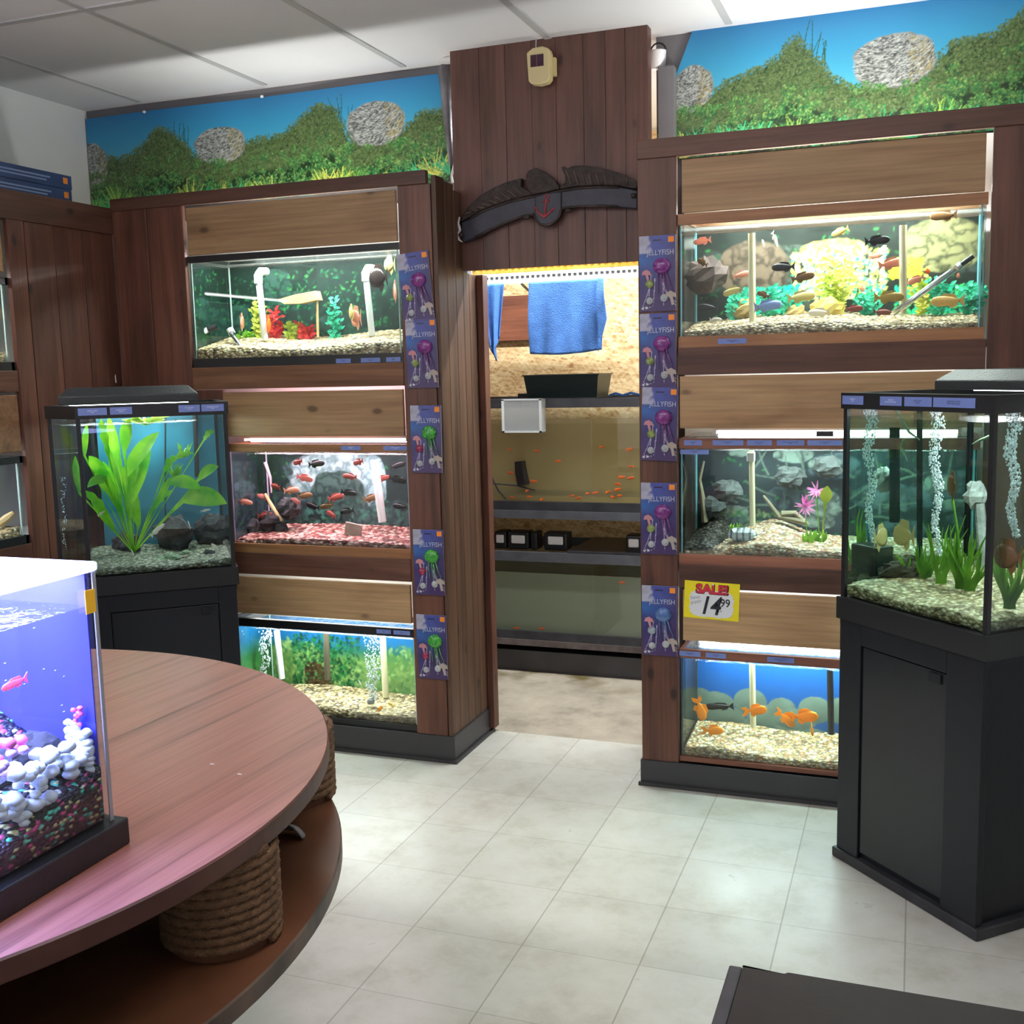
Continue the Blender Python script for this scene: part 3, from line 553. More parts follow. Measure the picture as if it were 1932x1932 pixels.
def fish(label, p, L, m, kind='cichlid', rz=0., tilt=0., group=None, parts=True, cat='fish', roll=0.):
    fm = fish_meshes(kind, m)
    if fm[1] and parts: b = fm[0]; fm[1] = False
    elif parts: b = copy_tree(fm[0])
    elif fm[1]:
        b = fm[0]; fm[1] = False
        for ch in list(b.children): bpy.data.objects.remove(ch)
    else: b = fm[0].copy(); COL.objects.link(b)
    b.location = p; b.scale = (L, L, L); b.rotation_euler = (roll, -tilt, rz); tag(b, label, cat, group); return b
O_F = fishmat('fish_orange', hexc(236, 110, 30), hexc(250, 160, 60)); W_F = fishmat('fish_white', hexc(214, 206, 196), hexc(236, 230, 220)); K_F = fishmat('fish_dark', hexc(26, 26, 30), hexc(46, 46, 50))
P_F = fishmat('fish_pink', hexc(222, 150, 130), hexc(238, 184, 160)); R_F = fishmat('fish_red', hexc(146, 60, 54), hexc(184, 106, 94)); Y_F = fishmat('fish_yellow', hexc(196, 180, 110), hexc(226, 214, 160))
B_F = fishmat('fish_blue', hexc(140, 160, 210), hexc(170, 190, 226)); N_F = fishmat('fish_brown', hexc(120, 90, 60), hexc(160, 124, 84)); S_F = fishmat('fish_striped', hexc(214, 66, 56), hexc(230, 90, 76), 260, (.9, .85, .85))
G_F = fishmat('goldfish', hexc(255, 160, 20), hexc(255, 196, 60))
def pipe(label, u0, v0, u1, v1, Y, m, r=.011, elbow=0, cap=None, z1=None, cat='pipe'):
    a = PY(u0, v0, Y); b = PY(u1, v1, Y); t = MB().tube([b, a], r, 14); o = t.build('standpipe', m, smooth=False)
    tag(o, label, cat)
    if elbow or cap:
        e = MB().tube([(a[0], a[1], a[2]-.03), (a[0], a[1], a[2]+.004)], r*1.3, 14)
        if elbow: e.tube([(a[0], a[1], a[2]), (a[0], a[1]+.02, a[2]+.018), (a[0]+.0, a[1]+.06, a[2]+.02)], r*1.25, 12)
        l = o.location; e.v = [(v[0]-l[0], v[1]-l[1], v[2]-l[2]) for v in e.v]; e.build('pipe_elbow' if elbow else 'pipe_collar', cap or m, o)
    return o
def ribbon(mb, pts, ws, fold=.15, nrm=None):
    """leaf surface along pts with half widths ws"""
    P = [Vector(p) for p in pts]; n0 = len(mb.v); n = len(P); side = None
    for i in range(n):
        d = (P[min(i+1, n-1)]-P[max(i-1, 0)]).normalized(); up = Vector(nrm) if nrm else Vector((0, -1, .25)); s = d.cross(up)
        s = s.normalized() if s.length > 1e-5 else Vector((1, 0, 0)); u = s.cross(d).normalized(); w = ws[i]
        for k in (-1, 0, 1): mb.v.append(tuple(P[i]+s*(k*w)+u*(abs(k)*w*fold)))
    for i in range(n-1):
        for k in (0, 1): mb.f.append((n0+i*3+k, n0+i*3+k+1, n0+i*3+k+4, n0+i*3+k+3)); mb.mi.append(0)
def broadleaf(mb, base, stem, tip, w, bend=.02, nrm=None, n=9, wave=0.):
    B, S_, T = Vector(base), Vector(stem), Vector(tip); pts, ws = [], []
    for k in range(4): t = k/4; pts.append(B.lerp(S_, t)); ws.append(.0022)
    for k in range(n+1):
        t = k/n; q = S_.lerp(T, t)+Vector((0, 0, bend*math.sin(math.pi*t))); pts.append(q); ws.append(max(.0012, w*math.sin(math.pi*min(1, t*.93+.07))**.8*(1+wave*math.sin(k*2.1))))
    ribbon(mb, pts, ws, .2, nrm)
def tuft(mb, c, n, h, spread, w, seed=0, curl=.5):
    r = random.Random(seed)
    for k in range(n):
        a = r.random()*6.28; s = spread*(.3+.7*r.random()); hh = h*(.55+.45*r.random()); pts = []; ws = []
        for i in range(6):
            t = i/5; pts.append((c[0]+math.cos(a)*s*t**1.6+curl*.02*math.sin(4*t+a), c[1]+math.sin(a)*s*t**1.6*.5, c[2]+hh*t*(1-.12*t))); ws.append(w*(1-t)**.6+.0006)
        ribbon(mb, pts, ws, .1)
def plant(label, c, n, h, spread, w, m, seed=0, name='aquarium_plant', group=None):
    mb = MB(); tuft(mb, c, n, h, spread, w, seed); o = mb.build(name, m, smooth=True); return tag(o, label, 'plant', group)
def bushy(label, c, n, h, spread, lw, m, seed=0):
    """stems with many small leaves"""
    r = random.Random(seed); mb = MB()
    for k in range(n):
        a = r.random()*6.28; s = spread*r.random(); hh = h*(.5+.5*r.random()); tip = (c[0]+math.cos(a)*s, c[1]+math.sin(a)*s*.45, c[2]+hh)
        for i in range(9):
            t = .15+.85*i/8; p = Vector(c).lerp(Vector(tip), t); b = r.random()*6.28; q = p+Vector((math.cos(b)*lw*2.6, math.sin(b)*lw*1.2, lw*(r.random()*2-.4)))
            ribbon(mb, [p, p.lerp(q, .5), q], [lw*.2, lw*.7, lw*.1], .2)
    return tag(mb.build('plastic_plant', m, smooth=True), label, 'plant')
GRN = leafmat('leaf_green', hexc(70, 150, 40), hexc(150, 200, 60)); TEAL = leafmat('leaf_teal', hexc(20, 150, 120), hexc(70, 200, 160)); YGR = leafmat('leaf_yellowgreen', hexc(160, 190, 50), hexc(220, 220, 110))
DGN = leafmat('leaf_dark', hexc(30, 70, 36), hexc(60, 110, 50)); REDL = leafmat('leaf_red', hexc(190, 20, 30), hexc(230, 70, 70)); VAL = leafmat('leaf_val', hexc(70, 120, 30), hexc(120, 170, 50))
ROCKD = mat('dark_rock', (.03, .03, .034), .8, var=.5, vs=30, bump=.6, bs=50); ROCKG = mat('grey_rock', (.3, .31, .3), .8, var=.3, vs=20, bump=.5, bs=40)
BUBM = mat('bubbles', (.9, .96, 1.), .08, emit=None, alpha=.75)
def bubbles(label, u0, u1, v0, v1, Y, n=260, seed=1, r=(.0012, .0035), pt=None):
    q = random.Random(seed); mb = MB(); a = pt[0] if pt else PY((u0+u1)/2, v0, Y); b = pt[1] if pt else PY((u0+u1)/2, v1, Y); w = pt[2] if pt else abs(PY(u1, v0, Y)[0]-PY(u0, v0, Y)[0])/2
    for k in range(n):
        t = q.random(); x = a[0]+(b[0]-a[0])*t; z = a[2]+(b[2]-a[2])*t; ww = w*(1-.55*t); an = q.random()*6.28; rr = ww*math.sqrt(q.random())
        s = r[0]+(r[1]-r[0])*q.random(); mb.blob((x+math.cos(an)*rr+.006*math.sin(t*14), a[1]+(b[1]-a[1])*t+math.sin(an)*rr*.6, z), (s, s, s*1.5), 6, 4)
    return tag(mb.build('bubbles', BUBM, smooth=True), label, 'bubbles', None, 'stuff')
def rockmesh(label, c, r, m, seed=0, name='rock', nz=.22): return tag(MB().blob(c, r, 12, 8, nz, seed).build(name, m), label, 'rock')
# ---------------------------------------------------------------- printed backgrounds
def bg_dark(w, h, seed, tint=(1, 1, 1), greens=600, base=hexc(26, 44, 40)):
    P = Paint(w, h, .004, seed); n = P.noise(.05, 3); P.a[:] = np.array(base)*.6; P.a *= (.6+1.2*n)[..., None]; R = P.r.rand
    for k in range(9): P.rock(R()*w, R()*h*.8, .05+R()*.08, .03+R()*.05, np.array(base)*.5, np.array(base)*2.6)
    P.leaves(greens, lambda: R()*w, lambda x: R()*h*.95, .004, .012, [hexc(30, 90, 60), hexc(20, 60, 40), hexc(50, 110, 60), hexc(16, 40, 34)], .8); P.a *= np.array(tint); return P
Y0, Y1 = -.064, .19
# ================================================================ L1: top tank left of the doorway
x0, x1 = -1.433, -.527; P = bg_dark(x1-x0-.012, .39, 11, greens=900)
t = tank('black rimmed aquarium with white pipes, topmost tank left of the doorway', x0, x1, 1.487, 1.911, .024, .034, BLK, 1.884, bg=P, side=bg_dark(.25, .39, 12, greens=200), edge=mat('edge_pale', (.5, .65, .62), .3))
for a, b_, s in ((632, 660, 'DISCUS\n34.99'), (679, 716, 'ROSE GOLD\nDISCUS'), (727, 754, 'ANGEL\n9.99')): plabel(t, PY(a, 670, F)[0], PY(b_, 670, F)[0], 1.4895, 1.506, s, -.0735)
strip(x0+.05, x1-.05, 1.935, 'white strip light over the topmost tank left of the doorway', 16, y=.01, up=.28, es=30.)
GR = pebble('gravel_tan', [hexc(214, 196, 150), hexc(236, 224, 188), hexc(196, 170, 122), hexc(170, 150, 118), hexc(228, 208, 160), hexc(110, 92, 70)], 75)
grav('g', x0+.013, x1-.013, Y0+.007, Y1-.004, 1.4975, lambda x, y: 1.553+.22*(y-Y0)+.008*math.sin(x*9+1), GR, 'tan pebble gravel in the topmost tank left of the doorway', seed=2)
pipe('white pipe with elbow standing left of centre in the topmost left tank', 487, 520, 500, 640, .06, PVC, .0125, 1); pipe('white pipe with elbow near the right end of the topmost left tank', 690, 515, 702, 634, .06, PVC, .0125, 1)
o = tag(MB().tube([PY(366, 636, .0), PY(392, 622, .02)], .011, 12).build('gravel_tube', PVC, smooth=True), 'white siphon tube leaning on gravel at far left of the topmost left tank', 'siphon'); l = Vector(o.location)
MB().tube([Vector(PY(392, 622, .02))-l, Vector(PY(408, 616, .04))-l], .0125, 12).build('tube_end', BLK, o)
o = tag(MB().tube([PY(436, 626, .03), PY(443, 638, .01), PY(458, 662, -.03)], [.012, .009, .009], 12).build('gravel_tube', mat('chrome', (.8, .8, .82), .15, 1.), smooth=True), 'chrome siphon tube with white top leaning into gravel in the topmost left tank', 'siphon'); l = Vector(o.location)
MB().tube([Vector(PY(433, 620, .03))-l, Vector(PY(438, 630, .03))-l], .014, 12).build('tube_cap', PVC, o)
for (u, v, n, m, lb, hh) in ((516, 618, 14, REDL, 'red plastic plant beside the left white pipe', .16), (578, 618, 14, REDL, 'red plastic plant under the tan driftwood slab', .1), (492, 638, 16, YGR, 'yellow green plant against the left white pipe', .2), (552, 636, 14, YGR, 'yellow green plant low in the middle of the topmost left tank', .1), (634, 632, 12, TEAL, 'teal plant between driftwood and pink discus', .19), (385, 636, 16, DGN, 'dark green plant behind the white siphon tube', .09), (465, 640, 12, GRN, 'short green plant left of the left white pipe', .07)):
    c = PY(u, v, .13); bushy(lb, (c[0], .13, 1.555), n, hh, .04, .010, m, u)
o = tag(MB().slab([PY(526, 566, .1)[::2], PY(560, 556, .1)[::2], PY(598, 549, .1)[::2], PY(603, 566, .1)[::2], PY(570, 573, .1)[::2], PY(540, 574, .1)[::2]], .085, .125).build('driftwood', mat('driftwood', hexc(186, 160, 112), .7, var=.2, vs=14)), 'tan driftwood slab in the middle of the topmost left tank', 'driftwood')
l = Vector(o.location); MB().tube([Vector(PY(598, 566, .105))-l, Vector(PY(600, 636, .105))-l], .005, 8).build('support_stick', mat('driftwood', (.5, .4, .2)), o)
for (u, v, L, m, k, rz, lb) in ((672, 600, .075, P_F, 'disc', 2.6, 'pink discus fish beside the right white pipe'), (663, 590, .055, Y_F, 'disc', 2.4, 'yellow faced discus behind the pink discus'), (714, 524, .085, fishmat('fish_maroon', hexc(56, 44, 44), hexc(74, 58, 56)), 'disc', 3.0, 'large dark discus fish right of the right white pipe'), (457, 608, .06, P_F, 'disc', 1.9, 'pale pink discus left of the left white pipe'), (507, 612, .06, O_F, 'disc', 1.9, 'orange discus right beside the left white pipe'), (745, 550, .07, P_F, 'disc', 2.2, 'brown pink discus at the right glass of the topmost left tank'), (735, 500, .06, Y_F, 'disc', 2.8, 'grey green discus at the top right of the topmost left tank')):
    fish(lb, PY(u, v, .05), L, m, k, rz)
# ================================================================ L2: pink-lit middle tank
x0, x1 = -1.305, -.517; P = bg_dark(x1-x0-.012, .40, 21, greens=260, base=hexc(40, 52, 54))
P.rock(.33, .27, .22, .10, hexc(60, 90, 92), hexc(150, 170, 174)); P.rock(.50, .24, .05, .12, hexc(70, 100, 104), hexc(140, 166, 172)); P.rock(.33, .2, .13, .09, hexc(20, 34, 34), hexc(60, 80, 76)); P.leaves(200, lambda: P.r.rand()*P.W, lambda x: .05+P.r.rand()*.12, .008, .02, [hexc(60, 110, 96), hexc(40, 60, 60)], .7)
t = tank('wood rimmed aquarium lit pink with many red fish, middle tank left of the doorway', x0, x1, .765, 1.19, .03, .035, TRMW, 1.15, bg=P, side=bg_dark(.25, .4, 22, greens=80, base=hexc(40, 48, 54)), edge=mat('edge_lilac', (.7, .6, .85), .3))
plabel(t, PY(642, 843, F)[0], PY(679, 843, F)[0], 1.168, 1.184, 'DEMASONI\n9.99', -.0735, INKW); plabel(t, PY(722, 843, F)[0], PY(768, 843, F)[0], 1.168, 1.184, 'AFRICAN CICHLID\n6.99', -.0735, INKW)
strip(x0+.03, x1-.03, 1.196, 'pink strip light over the middle tank left of the doorway', 11, (1, .62, .72), es=12)
grav('g', x0+.013, x1-.013, Y0+.007, Y1-.004, .775, lambda x, y: .812+.10*(y-Y0)+.012*max(0, math.sin((x-x0)*4)), pebble('gravel_pink', [hexc(190, 130, 120), hexc(220, 170, 160), hexc(150, 80, 76), hexc(110, 60, 60), hexc(226, 196, 184)], 60), 'reddish gravel in the pink lit tank', seed=3)
pipe('lilac lit white pipe at the right of the pink tank', 706, 868, 722, 985, .08, PVC, .016)
for k, (u, v, r) in enumerate(((470, 1000, .05), (508, 985, .045), (545, 960, .045), (455, 985, .03), (530, 1000, .03))): rockmesh(['large dark cave rock low at the left of the pink tank', 'dark lava rock right of the large cave rock', 'dark pointed rock highest of the pink tank pile', 'small dark rock at far left of the pink tank', 'small dark rock in front of the pointed rock'][k], PY(u, v, .07), (r, r*.8, r), ROCKD, k)
for (u0, v0, u1, v1, k) in ((446, 870, 470, 935, 0), (500, 872, 512, 930, 1), (470, 862, 480, 900, 2)): tag(MB().tube([PY(u0, v0, .12), PY((u0+u1)/2+4, (v0+v1)/2, .12), PY(u1, v1, .12)], [.008, .006, .003], 8).build('root_wood', mat('pale_root', hexc(170, 150, 160), .6)), ['pale root hanging at far left of the pink tank', 'pale root hanging beside the dark fish of the pink tank', 'short pale root between the two longer roots'][k], 'driftwood')
for (u0, v0, u1, v1) in ((500, 932, 530, 985),): tag(MB().tube([PY(u0, v0, .1), PY(u1, v1, .08)], [.006, .012], 8).build('driftwood_stick', mat('driftwood', (.5, .4, .2))), 'tan driftwood stick leaning over the dark rocks', 'driftwood')
o = MB().box(-.03, .03, -.02, .02, 0, .07).build('breeder_box', glass('clear_plastic', (.95, .97, .97)), at0=True); c = PY(735, 1005, -.02); o.location = (c[0], -.025, .825); tag(o, 'small clear breeder box standing in the pink gravel', 'box')
o = bevel(MB().box(-.035, .035, -.004, .004, 0, .06).build('slate_slab', mat('tan_slate', hexc(180, 160, 150), .7, var=.2), at0=True), .003); o.location = PY(665, 1015, .02); o.rotation_euler = (.1, .2, .1); tag(o, 'tan slate slab leaning in the pink gravel', 'rock')
RF = [(575, 902, S_F, 'striped red fish high under the white arch rock'), (660, 899, R_F, 'red fish left of the lilac pipe top'), (722, 903, R_F, 'red brown fish crossing the lilac pipe'), (676, 872, R_F, 'small red fish near the water line left of the pipe'), (550, 925, P_F, 'pale pink fish in the middle left of the pink tank'), (496, 938, S_F, 'red and white striped fish above the cave rock'), (462, 947, P_F, 'pink fish at the left beside the roots'), (558, 945, S_F, 'striped red fish just right of the striped one over the cave'), (634, 938, R_F, 'deep red fish in the centre of the pink tank'), (617, 955, N_F, 'brown orange fish below the deep red fish'), (500, 972, R_F, 'red fish right over the large cave rock'), (625, 970, R_F, 'red fish just above the gravel left of the slate'), (750, 905, K_F, 'black fish right of the lilac pipe'), (755, 956, K_F, 'dark maroon fish low right in the pink tank'), (750, 878, K_F, 'small black fish at the top right of the pink tank'), (562, 872, R_F, 'small red fish at the top left of the white arch rock'), (597, 875, K_F, 'small dark fish on the white arch rock'), (590, 955, K_F, 'grey fish centre left above the gravel'), (658, 930, K_F, 'grey fish left of the pipe in the centre'), (520, 918, R_F, 'small red fish left of the arch rock'), (700, 940, N_F, 'brown fish in front of the pipe foot'), (655, 965, K_F, 'dark fish over the slate slab'), (575, 935, N_F, 'brown pink fish among the centre rocks')]
for k, (u, v, m, lb) in enumerate(RF): fish(lb, PY(u, v, .0+.05*(k % 3)), .062 if k % 4 else .074, m, 'cichlid', (0, math.pi, .4, math.pi-.4)[k % 4], (-.2, .1, .25)[k % 3])
# ================================================================ L3: bottom tank
sd3 = Paint(.25, .34, .005, 33); sd3.grad([(0, hexc(90, 130, 60)), (.6, hexc(60, 120, 70)), (.8, hexc(30, 100, 150)), (1, hexc(30, 110, 170))]); sd3.a *= (.7+.5*sd3.noise(.05, 3))[..., None]
x0, x1 = -1.33, -.517; P = Paint(x1-x0-.012, .34, .004, 31); P.grad([(0, hexc(110, 136, 84)), (.5, hexc(100, 134, 70)), (.62, hexc(40, 100, 84)), (.75, hexc(30, 96, 150)), (1, hexc(40, 110, 170))]); R = P.r.rand
P.a *= (.8+.4*P.noise(.06, 3))[..., None]; P.leaves(900, lambda: R()*P.W, lambda x: R()*(.2+.05*math.sin(x*13)), .008, .02, [hexc(128, 156, 84), hexc(150, 172, 104), hexc(70, 118, 66), hexc(104, 136, 70)], .7); P.leaves(500, lambda: .1+R()*.32, lambda x: .05+R()*.22, .006, .016, [hexc(24, 84, 48), hexc(40, 112, 60), hexc(18, 50, 36)], .8)
P.leaves(260, lambda: .16+R()*.12, lambda x: .03+R()*.12, .006, .014, [hexc(50, 34, 26), hexc(90, 60, 40)], .85)
t = tank('black rimmed aquarium with bubble columns, bottom tank left of the doorway', x0, x1, .098, .498, .032, .026, BLK, .455, bg=P, side=sd3, edge=mat('edge_aqua', (.6, .85, .85), .3))
plabel(t, PY(709, 1190, F)[0], PY(736, 1190, F)[0], .475, .491, 'KOI\n7.99', -.0735); plabel(t, PY(741, 1190, F)[0], PY(772, 1190, F)[0], .475, .491, 'FANTAIL\n5.99', -.0735)
strip(x0+.03, x1-.03, .506, 'white strip light over the bottom tank left of the doorway', 8)
grav('g', x0+.013, x1-.013, Y0+.007, Y1-.004, .108, lambda x, y: .157+.03*(y-Y0)+.006*math.sin(x*11), GR, 'tan pebble gravel in the bottom tank left of the doorway', seed=4)
pipe('white pipe beside the left bubble column in the bottom left tank', 522, 1190, 532, 1280, .12, PVC, .013); pipe('cream pipe right of the right bubble column in the bottom left tank', 722, 1200, 728, 1315, .12, CRM, .013)
pipe('brown intake tube hanging in the middle of the bottom left tank', 615, 1188, 618, 1282, .1, mat('brown_tube', hexc(90, 80, 66), .5), .012)
bubbles('left slanting column of white bubbles in the bottom left tank', 488, 512, 1190, 1290, .06, 300, 1); bubbles('right broad column of white bubbles in the bottom left tank', 684, 722, 1196, 1322, .0, 420, 2); bubbles('column of bubbles at the left glass of the bottom left tank', 444, 458, 1190, 1255, .0, 200, 3)
tag(MB().lathe([(.012, 0), (.016, .008), (.014, .018), (.006, .02)], PY(700, 1328, -.005), 12).build('air_stone', ROCKG), 'grey air stone under the right bubble column', 'air stone')
for u, v, m, L, rz, ti, lb in ((717, 1337, G_F, .028, 1.2, .3, 'small deep orange goldfish right of the air stone'), (738, 1330, fishmat('lemon', hexc(250, 200, 30)), .038, 2.7, .3, 'small yellow goldfish rightmost in the bottom left tank'), (676, 1333, W_F, .035, 1.6, 1.3, 'silver fish nosing down left of the air stone'), (577, 1302, W_F, .035, .4, .3, 'white fish above the round table edge'), (680, 1290, W_F, .045, 2.4, .4, 'silver long finned fish left of the right bubble column')): fish(lb, PY(u, v, -.02), L, m, 'gold' if m is G_F else 'slim', rz, ti)
# ================================================================ R1: top right tank
x0, x1 = .476, 1.4; P = bg_dark(x1-x0-.012, .38, 41, greens=500, base=hexc(46, 50, 46)); R = P.r.rand
P.rock(.2, .25, .12, .1, hexc(40, 32, 28), hexc(110, 90, 76)); P.rock(.8, .3, .12, .09, hexc(60, 60, 44), hexc(150, 140, 100)); P.rock(.46, .3, .11, .04, hexc(90, 76, 40), hexc(200, 180, 110))
P.leaves(700, lambda: .42+(R()-.5)*.3+.06, lambda x: .14+R()*.16, .006, .013, [hexc(250, 240, 150), hexc(210, 210, 90), hexc(240, 250, 210), hexc(80, 200, 150)], .9)
P.leaves(420, lambda: .12+R()*.24, lambda x: .1+R()*.09, .006, .012, [hexc(20, 190, 160), hexc(10, 140, 120)], .9); P.leaves(420, lambda: .66+R()*.26, lambda x: .04+R()*.13, .006, .012, [hexc(30, 190, 150), hexc(70, 200, 120)], .9); P.leaves(160, lambda: .64+R()*.1, lambda x: .2+R()*.06, .006, .012, [hexc(240, 230, 60)], .9)
t = tank('wood rimmed aquarium crowded with cichlids, topmost tank right of the doorway', x0, x1, 1.509, 1.937, .034, .036, TRMW, 1.901, bg=P)
plabel(t, PY(1354, 637, F)[0], PY(1408, 637, F)[0], 1.517, 1.534, 'AFRICAN CICHLID\n$6.99', -.0735)
strip(x0+.05, x1-.05, 1.975, 'white strip light over the topmost tank right of the doorway', 17, y=.03, up=.45, es=40.)
grav('g', x0+.013, x1-.013, Y0+.007, Y1-.004, 1.52, lambda x, y: 1.567+.17*(y-Y0)+.012*math.sin(x*7+2), pebble('gravel_mixed', [hexc(206, 190, 150), hexc(232, 220, 190), hexc(170, 150, 118), hexc(110, 96, 74), hexc(150, 120, 84)], 95), 'brown and cream pebble gravel in the topmost right tank', seed=5)
pipe('cream pipe at the left of the topmost right tank', 1418, 440, 1420, 612, .02, CRM, .0115, 0, CLR); pipe('cream pipe at the right of the topmost right tank', 1704, 425, 1704, 592, .03, CRM, .0115, 0, CLR)
CHR = mat('chrome', (.8, .8, .82), .15, 1.)
o = tag(MB().tube([PY(1684, 592, -.03), PY(1812, 500, -.02)], .0095, 16).build('gravel_siphon', CHR, smooth=True), 'long shiny siphon tube leaning across the topmost right tank', 'siphon'); l = Vector(o.location)
MB().tube([Vector(PY(1812, 500, -.02))-l, Vector(PY(1836, 483, -.02))-l], .008, 12).build('siphon_handle', BLK, o); MB().tube([Vector(PY(1806, 504, -.02))-l, Vector(PY(1813, 499, -.02))-l], .012, 12).build('siphon_collar', CHR, o)
for k, (u, lb, m, hh, n) in enumerate(((1390, 'teal plastic plant left of the left cream pipe', TEAL, .11, 16), (1450, 'teal plastic plant right of the left cream pipe', TEAL, .12, 22), (1490, 'teal plastic plant below the dark fish', TEAL, .10, 20), (1640, 'green plastic plant left of the right cream pipe', TEAL, .1, 16), (1770, 'dense teal plastic plant behind the siphon handle', TEAL, .12, 24), (1830, 'teal plastic plant at the right glass of the topmost right tank', TEAL, .1, 14), (1575, 'pale yellow bushy plant in the middle of the topmost right tank', YGR, .24, 46), (1740, 'yellow plant right of the right cream pipe', YGR, .17, 14))):
    c = PY(u, 590, .13); bushy(lb, (c[0], .13, 1.585), n, hh, .05+(.05 if k == 6 else 0), .009, m, k+50)
for k, (u, v, r, m, lb) in enumerate(((1560, 585, .045, mat('yellow_cave', hexc(190, 170, 90), .8, var=.3), 'mossy yellow cave rock low in the centre of the topmost right tank'), (1405, 585, .035, mat('tan_cave', hexc(150, 130, 80), .8, var=.3), 'tan pot shaped rock behind the left cream pipe'), (1330, 520, .06, mat('brown_rock', hexc(80, 66, 62), .85, var=.4), 'brown driftwood lump at the left of the topmost right tank'), (1500, 592, .03, mat('tan_cave', (1, 1, 1)), 'small tan rock left of the yellow cave rock'))): rockmesh(lb, PY(u, v, .13), (r*1.2, r*.6, r), m, k+10)
RB = [(1462, 452, W_F, .055, 1.1, -1.0, 'white fish nosing down near the top, left of centre'), (1440, 458, W_F, .035, 2.0, .6, 'small pale fish high beside the left cream pipe'), (1585, 437, Y_F, .06, 2.8, -.3, 'olive yellow fish at the water line in the centre'), (1655, 454, K_F, .075, 0, .05, 'black fish near the top left of the right cream pipe'), (1478, 504, K_F, .075, 3.1, 0, 'black fish left of centre above the teal plants'), (1400, 518, P_F, .06, .2, .2, 'pink orange fish left of the left cream pipe'), (1515, 523, N_F, .075, .2, .2, 'brown orange fish over the teal plants'), (1683, 497, P_F, .085, .2, .15, 'large pink orange fish crossing the right cream pipe'), (1650, 483, P_F, .05, -.6, 0, 'pale pink fish facing out left of the large pink fish'), (1449, 577, B_F, .09, .1, .08, 'long pale blue fish low right of the left cream pipe'), (1383, 549, Y_F, .07, 3.0, -.3, 'yellow fish low left of the left cream pipe'), (1512, 560, Y_F, .09, .1, .1, 'yellow olive fish left of the cave rock'), (1677, 561, fishmat('fish_gold_grey', hexc(170, 140, 70), hexc(200, 180, 110)), .09, .1, 0, 'golden brown fish left of the siphon'), (1788, 568, fishmat('fish_tan', hexc(230, 190, 110), hexc(240, 210, 150)), .1, 3.1, 0, 'yellow tan fish at the lower right'), (1664, 589, fishmat('fish_rust', hexc(120, 60, 50)), .055, 0, -.1, 'rust coloured fish at the siphon foot'), (1612, 582, R_F, .055, 0, 0, 'orange red fish low in the centre'), (1545, 590, W_F, .07, 3.1, 0, 'pale grey fish low beside the cave rock'), (1335, 580, K_F, .07, 3.1, .1, 'black fish low at the left of the topmost right tank'), (1750, 512, O_F, .04, 1.2, 0, 'round orange fish behind the siphon'), (1728, 528, P_F, .06, 2.6, -.3, 'pink fish behind the middle of the siphon'), (1780, 407, N_F, .08, 3.1, 0, 'brown fish at the water line at the right'), (1325, 455, P_F, .06, 3.0, -.1, 'pale orange fish high at the left corner'), (1325, 495, N_F, .05, 2.6, .5, 'small brown fish by the left glass'), (1808, 520, R_F, .04, 1.8, 0, 'red fish between siphon and right glass'), (1524, 543, W_F, .03, 1.5, 0, 'bright white fish facing out in the centre, left one'), (1567, 540, W_F, .03, 1.5, 0, 'bright white fish facing out in the centre, middle one'), (1627, 545, P_F, .05, 1.3, 0, 'bright pink fish facing out in the centre, right one'), (1440, 556, N_F, .05, 2.7, .4, 'brown fish just right of the left cream pipe foot'), (1350, 603, W_F, .04, .1, 0, 'white fish lying on the gravel at the left')]
for k, (u, v, m, L, rz, ti, lb) in enumerate(RB): fish(lb+' of the topmost right tank' if 'tank' not in lb else lb, PY(u, v, (-.01, .03, .05)[k % 3]), L, m, 'cichlid', rz, ti)
# ================================================================ R2: middle right tank
P = bg_dark(x1-x0-.012, .38, 51, greens=160, base=hexc(48, 56, 62)); R = P.r.rand
for k in range(14): P.rock(R()*P.W, R()*.36, .03+R()*.05, .015+R()*.03, hexc(24, 28, 34), hexc(120, 130, 124))
for k in range(26): P.blade(R()*P.W, .1+R()*.2, .12, R()*3.1, .003, hexc(90, 100, 92), R()*2-1)
P.leaves(120, lambda: .05+R()*.25, lambda x: .04+R()*.1, .006, .014, [hexc(50, 110, 60), hexc(120, 130, 90)], .7)
t = tank('wood rimmed aquarium with pink flower plants, middle tank right of the doorway', x0, x1, .788, 1.211, .034, .034, TRMR, 1.17, bg=P)
for a, b_, s, z in ((1290, 1324, 'RAINBOWS\n$8.99', 1.19), (1344, 1402, 'KUHLI LOACH\n$4.99', 1.19), (1409, 1456, 'CORY CATFISH\n$5.99', 1.19), (1465, 1517, 'MOONLIGHT GOURAMI\n$6.99', 1.19), (1523, 1589, 'BLACK PHANTOM\n$3.99', 1.19)): plabel(t, PY(a, 838, F)[0], PY(b_, 838, F)[0], 1.1885, 1.2055, s, -.0735, INK)
plabel(t, PY(1282, 853, F)[0], PY(1336, 853, F)[0], 1.158, 1.174, 'BUMBLE BEE\n$9.99', -.0665)
part(t, 'glass_lid', MB().box(x0+.02, x1-.02, -.05, .17, 1.212, 1.217), glass('lid_glass', (.9, .97, .96), 1.6, .05)); part(t, 'lid_handle', box(PY(1540, 815, -.06)[0], PY(1572, 815, -.06)[0], -.06, -.035, 1.217, 1.232), BLK)
strip(x0+.1, x1-.05, 1.221, 'white strip light over the middle tank right of the doorway', 12, y=.03)
GL = pebble('gravel_light', [hexc(226, 214, 188), hexc(240, 232, 214), hexc(200, 170, 140), hexc(180, 130, 100), hexc(160, 150, 130), hexc(214, 190, 150)], 85); GD = pebble('gravel_dark', [hexc(30, 28, 26), hexc(60, 56, 50), hexc(90, 88, 84), hexc(24, 22, 20), hexc(48, 40, 34)], 75)
